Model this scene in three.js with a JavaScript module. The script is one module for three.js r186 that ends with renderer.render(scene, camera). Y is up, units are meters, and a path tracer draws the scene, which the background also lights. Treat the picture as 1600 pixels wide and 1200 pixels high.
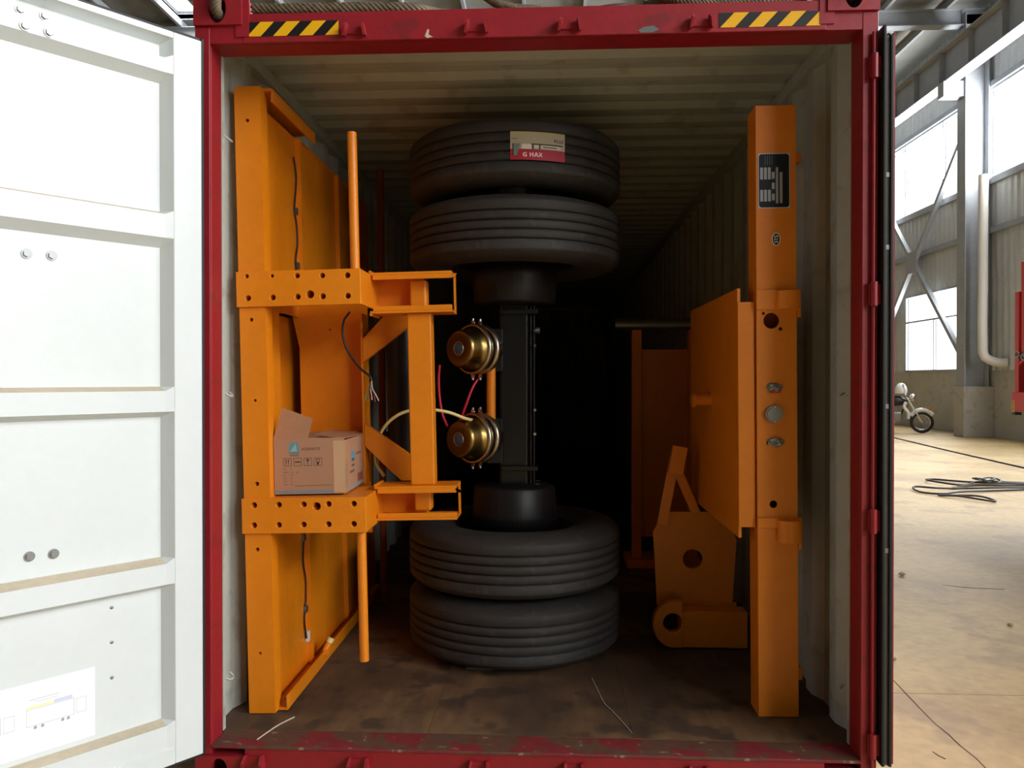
import * as THREE from 'three';
import { RoundedBoxGeometry } from 'three/addons/geometries/RoundedBoxGeometry.js';
import { mergeGeometries } from 'three/addons/utils/BufferGeometryUtils.js';
import { RectAreaLightUniformsLib } from 'three/addons/lights/RectAreaLightUniformsLib.js';

// ------------------------------------------------------------------ camera, sky, light, exposure
const scene = new THREE.Scene();
const camera = new THREE.PerspectiveCamera(53.13, 4 / 3, 0.05, 200);
camera.position.set(0.076, 1.495, 2.746);
camera.rotation.order = 'YXZ';
camera.rotation.set(-8 / 1200, Math.atan(0.05), 0);
const renderer = new THREE.WebGLRenderer({ antialias: true });
renderer.toneMapping = THREE.LinearToneMapping;
renderer.toneMappingExposure = 1.0;
renderer.shadowMap.enabled = true;
scene.background = new THREE.Color().setRGB(2.2, 2.3, 2.4);      // bright overcast sky, seen only through the hall's openings
RectAreaLightUniformsLib.init();
const DAY = new THREE.Color().setRGB(0.985, 1.0, 1.03);
const HIGH_WINDOW_LIGHT = 26.5, LOW_WINDOW_LIGHT = 8.5, SKYLIGHT_LIGHT = 9;
const HALL = { x0: -20, x1: 11.4, z0: -34, z1: 31, h: 11.2 };
const COLS = [-31.7, -24.7, -17.7, -10.7, -3.7, 3.3, 10.3, 17.3, 24.3];  // column lines of the hall
function daylight(w, h, pos, target, intensity) {
  const l = new THREE.RectAreaLight(DAY, intensity, w, h);
  l.position.set(...pos); l.lookAt(...target); l.name = 'window_daylight'; scene.add(l);
}

// ------------------------------------------------------------------ helpers
let seed = 7;
const rnd = () => { seed = (seed * 1664525 + 1013904223) >>> 0; return seed / 4294967296; };
const rr = (a, b) => a + (b - a) * rnd();
const hash = (x, y, s) => { let h = (x * 374761393 + y * 668265263 + s * 974711) | 0; h = Math.imul(h ^ (h >>> 13), 1274126177); return ((h ^ (h >>> 16)) >>> 0) / 4294967296; };
function vnoise(u, v, p, s) {
  const x = u * p, y = v * p, x0 = Math.floor(x), y0 = Math.floor(y); let fx = x - x0, fy = y - y0;
  fx = fx * fx * (3 - 2 * fx); fy = fy * fy * (3 - 2 * fy);
  const m = (a) => ((a % p) + p) % p, a = hash(m(x0), m(y0), s), b = hash(m(x0 + 1), m(y0), s), c = hash(m(x0), m(y0 + 1), s), d = hash(m(x0 + 1), m(y0 + 1), s);
  return a + (b - a) * fx + (c - a) * fy + (a - b - c + d) * fx * fy;
}
const fbm = (u, v, p, s, o = 4) => { let t = 0, a = 0.5, n = 0; for (let i = 0; i < o; i++, p *= 2, a *= 0.5) { t += a * vnoise(u, v, p, s + i); n += a; } return t / n; };
const clamp01 = (x) => Math.min(1, Math.max(0, x)), smooth = (a, b, x) => { const t = clamp01((x - a) / (b - a)); return t * t * (3 - 2 * t); };
function tex(size, fn, metres = 1, srgb = true) {
  const data = new Uint8Array(size * size * 4);
  for (let j = 0; j < size; j++) for (let i = 0; i < size; i++) {
    const c = fn(i / size, j / size), k = (j * size + i) * 4;
    data[k] = clamp01(c[0] / 255) * 255; data[k + 1] = clamp01(c[1] / 255) * 255; data[k + 2] = clamp01(c[2] / 255) * 255; data[k + 3] = 255;
  }
  const t = new THREE.DataTexture(data, size, size);
  t.wrapS = t.wrapT = THREE.RepeatWrapping; t.magFilter = THREE.LinearFilter; t.minFilter = THREE.LinearMipmapLinearFilter;
  if (srgb) t.colorSpace = THREE.SRGBColorSpace;
  t.repeat.set(1 / metres, 1 / metres); t.needsUpdate = true;
  return t;
}
const mixc = (a, b, t) => [a[0] + (b[0] - a[0]) * t, a[1] + (b[1] - a[1]) * t, a[2] + (b[2] - a[2]) * t];
const sc = (a, k) => [a[0] * k, a[1] * k, a[2] * k];
// uv in metres from position, by the axis the face looks along
function metreUV(g) {
  if (g.index) g = g.toNonIndexed();
  const p = g.attributes.position, n = p.count, uv = new Float32Array(n * 2), a = new THREE.Vector3(), b = new THREE.Vector3(), c = new THREE.Vector3();
  for (let i = 0; i < n; i += 3) {
    a.fromBufferAttribute(p, i); b.fromBufferAttribute(p, i + 1); c.fromBufferAttribute(p, i + 2);
    const q = b.clone().sub(a).cross(c.clone().sub(a)), ax = Math.abs(q.x), ay = Math.abs(q.y), az = Math.abs(q.z);
    [a, b, c].forEach((w, k) => {
      let s, t;
      if (ax >= ay && ax >= az) { s = w.z; t = w.y; } else if (ay >= az) { s = w.x; t = w.z; } else { s = w.x; t = w.y; }
      uv[(i + k) * 2] = s; uv[(i + k) * 2 + 1] = t;
    });
  }
  g.setAttribute('uv', new THREE.BufferAttribute(uv, 2));
  return g;
}
const taken = {};
function numbered(n) { if (!(n in taken)) { taken[n] = 0; return n; } taken[n]++; return n + '_' + String(taken[n]).padStart(3, '0'); }
function part(name, geo, mat, parent, keepUV) {
  let g = Array.isArray(geo) ? mergeGeometries(geo.map((x) => { const y = x.index ? x.toNonIndexed() : x; for (const k of Object.keys(y.attributes)) if (!['position', 'normal', 'uv'].includes(k)) y.deleteAttribute(k); return y; })) : geo;
  if (!keepUV) g = metreUV(g);
  const m = new THREE.Mesh(g, mat); m.name = parent ? name : numbered(name); m.castShadow = m.receiveShadow = true;
  (parent || scene).add(m);
  return m;
}
function thing(name, label, category, pos = [0, 0, 0], group) {
  const o = new THREE.Group(); o.name = numbered(name); o.position.set(...pos); o.userData = { label, category };
  if (group) o.userData.group = group;
  scene.add(o); return o;
}
function tag(o, label, category, group) { o.userData = { label, category }; if (group) o.userData.group = group; return o; }
function structure(name, label, category) { const o = new THREE.Group(); o.name = name; o.userData = { kind: 'structure', label, category }; scene.add(o); return o; }
// box from corner to corner
function bx(x0, x1, y0, y1, z0, z1, r = 0) {
  const w = Math.abs(x1 - x0), h = Math.abs(y1 - y0), d = Math.abs(z1 - z0), rad = Math.min(r, w / 2.05, h / 2.05, d / 2.05);
  const g = rad > 0 ? new RoundedBoxGeometry(w, h, d, 1, rad) : new THREE.BoxGeometry(w, h, d);
  g.translate((x0 + x1) / 2, (y0 + y1) / 2, (z0 + z1) / 2); return g;
}
const V = (x, y, z) => new THREE.Vector3(x, y, z);
function bar(a, b, w, h, up = V(0, 1, 0), r = 0) {           // straight member of section w x h from a to b
  const A = V(...a), B = V(...b), d = B.clone().sub(A), L = d.length(); d.normalize();
  const x = up.clone().cross(d); if (x.length() < 1e-3) x.set(1, 0, 0).cross(d); x.normalize(); const y = d.clone().cross(x);
  const g = r ? new RoundedBoxGeometry(w, h, L, 1, r) : new THREE.BoxGeometry(w, h, L);
  return g.applyMatrix4(new THREE.Matrix4().makeBasis(x, y, d).setPosition(A.add(B).multiplyScalar(0.5)));
}
function rod(a, b, r, seg = 16, r2 = r) {
  const A = V(...a), B = V(...b), d = B.clone().sub(A), L = d.length();
  const g = new THREE.CylinderGeometry(r2, r, L, seg);
  return g.applyQuaternion(new THREE.Quaternion().setFromUnitVectors(V(0, 1, 0), d.normalize())).translate(...A.add(B).multiplyScalar(0.5).toArray());
}
const tube = (pts, r, seg = 40, rad = 8, closed = false) => new THREE.TubeGeometry(new THREE.CatmullRomCurve3(pts.map((p) => V(...p)), closed), seg, r, rad, closed);
const lathe = (pts, seg = 48) => new THREE.LatheGeometry(pts.map((p) => new THREE.Vector2(p[0], p[1])), seg);
// plate in the xy plane with round holes, front face at z, going back by t
function plate(pts, holes, z, t, bevel = 0) {
  const s = new THREE.Shape(pts.map((p) => new THREE.Vector2(p[0], p[1])));
  for (const [x, y, r] of holes) { const h = new THREE.Path(); h.absarc(x, y, r, 0, Math.PI * 2, true); s.holes.push(h); }
  const g = new THREE.ExtrudeGeometry(s, { depth: t - 2 * bevel, bevelEnabled: bevel > 0, bevelSize: bevel, bevelThickness: bevel, bevelOffset: -bevel, bevelSegments: 1, curveSegments: 10 });
  return g.translate(0, 0, z - t + bevel);
}
const rect = (x0, x1, y0, y1) => [[x0, y0], [x1, y0], [x1, y1], [x0, y1]];
// a sheet folded along a polyline profile (closed strip of thickness t), extruded along an axis
function folded(profile, t, L) {             // profile in (a,b); extruded along +c; returns geometry with a=x, b=y, c=z
  const off = profile.map((p, i) => {
    const q0 = profile[Math.max(0, i - 1)], q1 = profile[Math.min(profile.length - 1, i + 1)], dx = q1[0] - q0[0], dy = q1[1] - q0[1], l = Math.hypot(dx, dy) || 1;
    return [p[0] - dy / l * t, p[1] + dx / l * t];
  });
  const s = new THREE.Shape([...profile, ...off.reverse()].map((p) => new THREE.Vector2(p[0], p[1])));
  return new THREE.ExtrudeGeometry(s, { depth: L, bevelEnabled: false });
}
function corrugation(len, pitch, depth) {    // trapezoid wave: along a, height b
  const pts = []; let a = 0;
  while (a < len - 1e-6) { for (const [f, b] of [[0, 0], [0.25, 0], [0.5, depth], [0.75, depth]]) if (a + f * pitch <= len) pts.push([a + f * pitch, b]); a += pitch; }
  const last = pts[pts.length - 1]; if (last[0] < len) pts.push([len, last[1]]);
  return pts;
}
function canvasTex(w, h, draw) { const c = document.createElement('canvas'); c.width = w; c.height = h; draw(c.getContext('2d'), w, h); const t = new THREE.CanvasTexture(c); t.colorSpace = THREE.SRGBColorSpace; t.anisotropy = 4; return t; }

// ------------------------------------------------------------------ materials
const M = (o) => new THREE.MeshStandardMaterial(o);
const paintTone = (base, amp, s, spots) => (u, v) => {
  const n = fbm(u, v, 6, s) - 0.5, f = fbm(u, v, 48, s + 9, 2) - 0.5; let c = sc(base, 1 + n * amp * 2 + f * amp);
  if (spots) { const k = smooth(0.66, 0.78, fbm(u, v, 14, s + 30)); c = mixc(c, spots, k * 0.6); }
  return c;
};
const bumpFine = tex(256, (u, v) => { const k = 128 + (fbm(u, v, 24, 3, 3) - 0.5) * 160; return [k, k, k]; }, 0.5, false);
const bumpCoarse = tex(256, (u, v) => { const k = 128 + (fbm(u, v, 6, 5, 5) - 0.5) * 220; return [k, k, k]; }, 1.5, false);
const mat = {
  orange: M({ map: tex(512, paintTone([226, 130, 14], 0.035, 11), 1.1), roughness: 0.42, bumpMap: bumpFine, bumpScale: 0.0006 }),
  orangeRim: M({ color: 0xd27a14, roughness: 0.5 }),
  rust: M({ color: 0x7a3a1c, roughness: 0.9 }),
  red: M({ map: tex(512, paintTone([146, 28, 38], 0.07, 21, [112, 34, 34]), 0.9), roughness: 0.45, bumpMap: bumpFine, bumpScale: 0.0008 }),
  scuffed: M({ map: tex(512, (u, v) => {
    const a = fbm(u, v, 7, 61), b = fbm(u, v, 30, 62, 3); let c = mixc([122, 34, 38], [92, 62, 46], smooth(0.36, 0.56, a + (b - 0.5) * 0.5));
    c = mixc(c, [150, 120, 100], smooth(0.74, 0.8, b) * 0.8); return sc(c, 0.9 + b * 0.2);
  }, 0.8), roughness: 0.7, bumpMap: bumpFine, bumpScale: 0.001 }),
  doorWhite: M({ map: tex(256, paintTone([214, 220, 219], 0.012, 31), 1.2), roughness: 0.5 }),
  liner: M({ map: tex(512, paintTone([176, 180, 170], 0.05, 33, [150, 146, 130]), 1.6), roughness: 0.6 }),
  dust: M({ map: tex(256, paintTone([196, 184, 160], 0.06, 35), 0.6), roughness: 0.9 }),
  rubber: M({ color: 0x131312, roughness: 0.62 }),
  gasketGrey: M({ color: 0x55564f, roughness: 0.6 }),
  plywood: M({ map: tex(1024, (u, v) => {
    const g = fbm(u, v * 0.25, 64, 71, 3), a = fbm(u, v, 5, 72), b = fbm(u, v, 22, 73, 3);
    let c = mixc([112, 84, 56], [78, 58, 40], smooth(0.35, 0.65, a)); c = mixc(c, [58, 44, 32], smooth(0.55, 0.75, b) * 0.7); return sc(c, 0.86 + g * 0.28);
  }, 2.3), roughness: 0.75, bumpMap: bumpFine, bumpScale: 0.0008 }),
  tyre: M({ map: tex(256, paintTone([46, 43, 40], 0.12, 41, [66, 60, 54]), 0.5), roughness: 0.72 }),
  blackSteel: M({ color: 0x1a1a1b, roughness: 0.32, metalness: 0.2 }),
  brakeDrum: M({ map: tex(256, (u, v) => sc([34, 33, 33], 0.7 + 0.6 * fbm(u, 0.3, 64, 44, 2)), 0.4), roughness: 0.45, metalness: 0.4 }),
  zinc: M({ color: 0x8f7742, roughness: 0.3, metalness: 1 }),
  zincPale: M({ color: 0xb8ae98, roughness: 0.3, metalness: 1 }),
  chrome: M({ color: 0xd8d8d6, roughness: 0.18, metalness: 1 }),
  steel: M({ color: 0x8d8f8c, roughness: 0.42, metalness: 0.85 }),
  bluePlug: M({ color: 0x3f5878, roughness: 0.5 }),
  hoseRed: M({ color: 0xb81430, roughness: 0.35 }),
  hoseCream: M({ color: 0xe8d48a, roughness: 0.4 }),
  hoseBlack: M({ color: 0x1c1b1a, roughness: 0.5 }),
  wireRed: M({ color: 0xa8322c, roughness: 0.5 }), wireGreen: M({ color: 0x4d8a66, roughness: 0.5 }), wireWhite: M({ color: 0xd8d2c6, roughness: 0.5 }), wireBrown: M({ color: 0x6b4630, roughness: 0.5 }),
  rope: M({ map: tex(128, paintTone([112, 98, 78], 0.2, 47), 0.1), roughness: 0.7, metalness: 0.25 }),
  concrete: M({ map: tex(1024, (u, v) => {
    const a = fbm(u, v, 4, 81, 5), b = fbm(u, v, 18, 82, 4), f = fbm(u, v, 128, 83, 2); let c = mixc([185, 159, 110], [165, 140, 94], smooth(0.35, 0.7, a));
    c = mixc(c, [144, 120, 92], smooth(0.58, 0.74, b) * 0.45); return sc(c, 0.94 + f * 0.12);
  }, 5.3), roughness: 0.62, bumpMap: bumpCoarse, bumpScale: 0.002 }),
  crack: M({ color: 0x3b3024, roughness: 0.95 }),
  plaster: M({ map: tex(512, paintTone([168, 164, 152], 0.05, 85, [150, 144, 132]), 3), roughness: 0.85 }),
  cladding: M({ map: tex(256, paintTone([188, 191, 189], 0.04, 87), 2), roughness: 0.55, metalness: 0.15 }),
  hallSteel: M({ map: tex(256, paintTone([148, 152, 156], 0.06, 88), 2), roughness: 0.6 }),
  roofSheet: M({ map: tex(256, paintTone([132, 132, 126], 0.06, 89), 2), roughness: 0.65 }),
  darkSheet: M({ map: tex(256, paintTone([70, 72, 70], 0.06, 91), 2), roughness: 0.7 }),
  pipe: M({ color: 0xd2cfc6, roughness: 0.5 }),
  glass: new THREE.MeshPhysicalMaterial({ color: 0xffffff, roughness: 0.02, transmission: 1, thickness: 0, ior: 1.5 }),
  cardboard: M({ map: tex(256, paintTone([172, 122, 88], 0.04, 51), 0.4), roughness: 0.85 }),
  truckRed: M({ color: 0xb02a22, roughness: 0.5 }),
  darkGrey: M({ color: 0x2a2a2a, roughness: 0.6 }),
  bikeWhite: M({ color: 0xe4e4df, roughness: 0.3 }), bikeBlack: M({ color: 0x1e1d1c, roughness: 0.4 }), bikePlate: M({ color: 0xc08a3c, roughness: 0.6 }),
  stone: M({ color: 0x9a8c76, roughness: 0.9 }),
  yellowBlack: M({ color: 0x141210, roughness: 0.5 }), hazardYellow: M({ color: 0xf0b514, roughness: 0.4 }),
};

// ------------------------------------------------------------------ the hall: floor, walls, roof, windows
{
  const floor = structure('floor', 'worn beige concrete workshop floor with joints and cracks', 'floor');
  part('ground_base', bx(HALL.x0 - 0.4, HALL.x1 + 0.4, -0.5, -0.16, HALL.z0 - 0.4, HALL.z1 + 0.4), mat.crack, floor);
  const xs = [HALL.x0, -13.2, -8.3, -4.1, 0.9, 5.9, HALL.x1], zs = [HALL.z0, -28.4, -22.9, -17.4, -11.9, -6.4, -0.985, 4.5, 10, 15.5, 20.5, 25.5, HALL.z1];
  for (let i = 0; i + 1 < xs.length; i++) for (let j = 0; j + 1 < zs.length; j++) part('slab', bx(xs[i] + 0.002, xs[i + 1] - 0.002, -0.16, 0, zs[j] + 0.003, zs[j + 1] - 0.003), mat.concrete, floor);
  const ribbon = (pts, w) => { const s = new THREE.Shape(); const n = pts.length; const L = [], R = []; for (let i = 0; i < n; i++) { const a = pts[Math.max(0, i - 1)], b = pts[Math.min(n - 1, i + 1)], dx = b[0] - a[0], dz = b[1] - a[1], l = Math.hypot(dx, dz), k = w * (0.4 + 0.6 * Math.abs(Math.sin(i * 2.3))); L.push([pts[i][0] - dz / l * k, pts[i][1] + dx / l * k]); R.unshift([pts[i][0] + dz / l * k, pts[i][1] - dx / l * k]); }
    [...L, ...R].forEach((p, i) => (i ? s.lineTo(p[0], -p[1]) : s.moveTo(p[0], -p[1]))); return new THREE.ExtrudeGeometry(s, { depth: 0.0012, bevelEnabled: false }).rotateX(-Math.PI / 2); };
  part('crack', ribbon([[1.784, -1.234], [1.772, -1.1], [1.766, -1.02], [1.75, -0.8], [1.742, -0.666], [1.748, -0.56], [1.744, -0.46], [1.752, -0.36], [1.746, -0.28], [1.76, -0.1], [1.75, 0.15], [1.77, 0.4]], 0.0022), mat.crack, floor);
  part('crack', ribbon([[2.92, -2.97], [3.0, -2.92], [3.08, -2.895], [3.2, -2.877], [3.3, -2.87]], 0.006), mat.crack, floor);
  part('crack', ribbon([[1.607, -0.405], [1.615, -0.37], [1.628, -0.345]], 0.003), mat.crack, floor);

  // right wall: plastered base, ribbed sheet cladding, columns, girder, bracing
  const wr = structure('wall_right', 'right-hand workshop wall of grey plaster below ribbed metal sheet', 'wall');
  const X = HALL.x1, baseTop = 1.74, winTop = 4.1, bandLo = 6.62, bandHi = 8.95;
  const WB = 7;                                               // the wall is closed sheet beyond this column line
  const bayWin = COLS.slice(0, WB).map((z) => [z + 2.35, z + 5.95]);
  part('plaster_base', bx(X, X + 0.3, -0.16, baseTop - 0.03, HALL.z0, HALL.z1), mat.plaster, wr);
  const sheet = (y0, y1, z0, z1) => { const g = folded(corrugation(z1 - z0, 0.26, 0.045), 0.02, y1 - y0); g.rotateX(-Math.PI / 2).rotateY(Math.PI / 2); g.computeBoundingBox(); const b = g.boundingBox; return g.translate(X - b.min.x, y0 - b.min.y, z0 - b.min.z); };
  let z = HALL.z0;
  for (const [a, b] of bayWin) { part('cladding_sheet', sheet(baseTop - 0.04, winTop, z, a), mat.cladding, wr); z = b; }
  part('cladding_sheet', sheet(baseTop - 0.04, winTop, z, HALL.z1), mat.cladding, wr);
  for (let i = 0; i < WB; i++) part('cladding_sheet', sheet(winTop, bandLo, COLS[i], COLS[i + 1]), mat.cladding, wr);
  part('cladding_sheet', sheet(winTop, bandLo, HALL.z0, COLS[0]), mat.cladding, wr); part('cladding_sheet', sheet(winTop, bandLo, COLS[WB], HALL.z1), mat.cladding, wr);
  part('cladding_sheet', sheet(bandHi, HALL.h, HALL.z0, HALL.z1), mat.cladding, wr);
  part('cladding_sheet', [sheet(bandLo, bandHi, HALL.z0, COLS[0] - 0.2), sheet(bandLo, bandHi, COLS[WB] + 0.2, HALL.z1)], mat.cladding, wr);
  part('outer_sheet', [bx(X + 0.12, X + 0.3, winTop, bandLo, HALL.z0, HALL.z1), bx(X + 0.12, X + 0.3, bandHi, HALL.h, HALL.z0, HALL.z1)], mat.cladding, wr);
  for (const y of [5.3, 6.55, 9.02]) part('girt', bx(X - 0.1, X - 0.004, y - 0.07, y + 0.07, HALL.z0, HALL.z1), mat.hallSteel, wr);
  for (const c of COLS) {
    part('column', [bx(X - 0.72, X - 0.7, 1.3, HALL.h - 0.3, c - 0.2, c + 0.2), bx(X - 0.14, X - 0.12, 1.3, HALL.h - 0.3, c - 0.2, c + 0.2), bx(X - 0.7, X - 0.14, 1.3, HALL.h - 0.3, c - 0.008, c + 0.008)], mat.hallSteel, wr);
    part('column_plinth', bx(X - 0.76, X - 0.002, 0, 1.3, c - 0.24, c + 0.24, 0.015), mat.plaster, wr);
    part('corbel', bx(X - 1.25, X - 0.72, 8.75, 9.15, c - 0.15, c + 0.15, 0.01), mat.hallSteel, wr);
  }
  // crane girder with stiffeners
  part('crane_girder', [bx(X - 1.2, X - 0.85, 9.15, 9.18, HALL.z0, HALL.z1), bx(X - 1.035, X - 1.015, 9.18, 10.0, HALL.z0, HALL.z1), bx(X - 1.22, X - 0.83, 10.0, 10.03, HALL.z0, HALL.z1)], mat.hallSteel, wr);
  for (let q = HALL.z0 + 0.7; q < HALL.z1; q += 1.4) part('girder_stiffener', bx(X - 1.19, X - 0.86, 9.18, 10.0, q - 0.006, q + 0.006), mat.hallSteel, wr);
  part('crane_rail', bx(X - 1.06, X - 0.99, 10.03, 10.13, HALL.z0, HALL.z1), mat.hallSteel, wr);
  for (const i of [1]) {
    const a = COLS[i], b = COLS[i + 1], bx0 = X - 0.3;
    part('brace', bar([bx0, 1.45, a + 0.1], [bx0, 8.6, b - 0.1], 0.12, 0.12, V(1, 0, 0)), mat.hallSteel, wr);
    part('brace', bar([bx0 + 0.0, 8.6, a + 0.1], [bx0 + 0.0, 1.45, b - 0.1], 0.12, 0.12, V(1, 0, 0)), mat.hallSteel, wr);
    part('brace_gusset', bx(bx0 - 0.08, bx0 - 0.065, 4.7, 5.35, (a + b) / 2 - 0.35, (a + b) / 2 + 0.35), mat.hallSteel, wr);
  }
  part('downpipe', tube([[X - 0.5, 6.6, COLS[2] + 0.62], [X - 0.5, 4.0, COLS[2] + 0.62], [X - 0.5, 2.5, COLS[2] + 0.62], [X - 0.46, 2.05, COLS[2] + 0.64], [X - 0.2, 1.9, COLS[2] + 0.75], [X - 0.01, 1.9, COLS[2] + 0.8]], 0.11, 40, 12), mat.pipe, wr);
  // windows in the right wall
  let n = 1;
  const win = (y0, y1, z0, z1, cols, rows) => {
    const w = structure('window_' + n, n % 2 ? 'workshop window in the right wall' : 'high glazed band in the right wall', 'window'); n++;
    const f = 0.055;
    part('window_frame', [bx(X - 0.03, X + 0.06, y0, y0 + f, z0, z1), bx(X - 0.03, X + 0.06, y1 - f, y1, z0, z1), bx(X - 0.03, X + 0.06, y0 + f, y1 - f, z0, z0 + f), bx(X - 0.03, X + 0.06, y0 + f, y1 - f, z1 - f, z1)], mat.hallSteel, w);
    for (let c = 1; c < cols; c++) { const q = z0 + (z1 - z0) * c / cols; part('mullion', bx(X - 0.025, X + 0.05, y0 + f, rows > 1 ? y0 + (y1 - y0) * 0.64 : y1 - f, q - 0.022, q + 0.022), mat.hallSteel, w); }
    if (rows > 1) part('transom', bx(X - 0.025, X + 0.05, y0 + (y1 - y0) * 0.64, y0 + (y1 - y0) * 0.64 + 0.05, z0 + f, z1 - f), mat.hallSteel, w);
    for (let c = 0; c < cols; c++) part('pane', bx(X + 0.045, X + 0.049, y0 + f * 0.5, y1 - f * 0.5, z0 + (z1 - z0) * c / cols + 0.01, z0 + (z1 - z0) * (c + 1) / cols - 0.01), mat.glass, w);
    daylight(z1 - z0 - 0.1, y1 - y0 - 0.1, [X + 0.03, (y0 + y1) / 2, (z0 + z1) / 2], [0, (y0 + y1) / 2, (z0 + z1) / 2], rows > 1 ? LOW_WINDOW_LIGHT : HIGH_WINDOW_LIGHT);
  };
  for (let i = 0; i < WB; i++) {
    win(baseTop - 0.03, winTop, bayWin[i][0], bayWin[i][1], 2, 2);
    win(bandLo, bandHi, COLS[i] - (i ? 0 : 0.2), COLS[i + 1], 3, 1);
  }
  // other walls
  const wall = (name, label, g) => { const w = structure(name, label, 'wall'); part('wall_panel', g, mat.darkSheet, w); };
  wall('wall_left', 'far left workshop wall of grey sheet', bx(HALL.x0 - 0.3, HALL.x0, -0.16, HALL.h, HALL.z0, HALL.z1));
  wall('wall_back', 'end wall of the workshop beyond the container', bx(HALL.x0 - 0.3, HALL.x1 + 0.3, -0.16, HALL.h, HALL.z0 - 0.3, HALL.z0));
  wall('wall_front', 'end wall of the workshop behind the viewer', bx(HALL.x0 - 0.3, HALL.x1 + 0.3, -0.16, HALL.h, HALL.z1, HALL.z1 + 0.3));
  // roof with rafters, purlins and rooflights
  const ce = structure('ceiling', 'grey sheet roof of the workshop on steel rafters', 'ceiling');
  const sky = [[-9.95, -9.2, -17.55, -16.4]];
  {
    const s = new THREE.Shape([[HALL.x0 - 0.3, HALL.z0 - 0.3], [HALL.x1 + 0.3, HALL.z0 - 0.3], [HALL.x1 + 0.3, HALL.z1 + 0.3], [HALL.x0 - 0.3, HALL.z1 + 0.3]].map((p) => new THREE.Vector2(p[0], -p[1])));
    for (const [a, b, c, d] of sky) s.holes.push(new THREE.Path([[a, c], [a, d], [b, d], [b, c]].map((p) => new THREE.Vector2(p[0], -p[1]))));
    part('roof_sheet', new THREE.ExtrudeGeometry(s, { depth: 0.12, bevelEnabled: false }).rotateX(-Math.PI / 2).translate(0, HALL.h, 0), mat.roofSheet, ce);
  }
  for (const c of COLS) part('rafter', [bx(HALL.x0, HALL.x1 - 0.1, HALL.h - 0.62, HALL.h - 0.6, c - 0.14, c + 0.14), bx(HALL.x0, HALL.x1 - 0.1, HALL.h - 0.22, HALL.h - 0.2, c - 0.14, c + 0.14), bx(HALL.x0, HALL.x1 - 0.1, HALL.h - 0.6, HALL.h - 0.22, c - 0.008, c + 0.008)], mat.hallSteel, ce);
  for (let x = HALL.x0 + 0.8; x < HALL.x1; x += 1.55) part('purlin', bx(x - 0.04, x + 0.04, HALL.h - 0.2, HALL.h - 0.02, HALL.z0, HALL.z1), mat.hallSteel, ce);
  for (const [a, b, c, d] of sky) {
    const w = structure('window_' + n, 'rooflight in the workshop roof', 'rooflight'); n++;
    part('window_frame', [bx(a - 0.06, a, HALL.h - 0.02, HALL.h + 0.2, c, d), bx(b, b + 0.06, HALL.h - 0.02, HALL.h + 0.2, c, d), bx(a - 0.06, b + 0.06, HALL.h - 0.02, HALL.h + 0.2, c - 0.06, c), bx(a - 0.06, b + 0.06, HALL.h - 0.02, HALL.h + 0.2, d, d + 0.06)], mat.hallSteel, w);
    part('pane', bx(a, b, HALL.h + 0.14, HALL.h + 0.146, c, d), mat.glass, w);
    daylight(b - a, d - c, [(a + b) / 2, HALL.h + 0.13, (c + d) / 2], [(a + b) / 2, 0, (c + d) / 2 + 1e-4], SKYLIGHT_LIGHT);
  }
}

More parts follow.
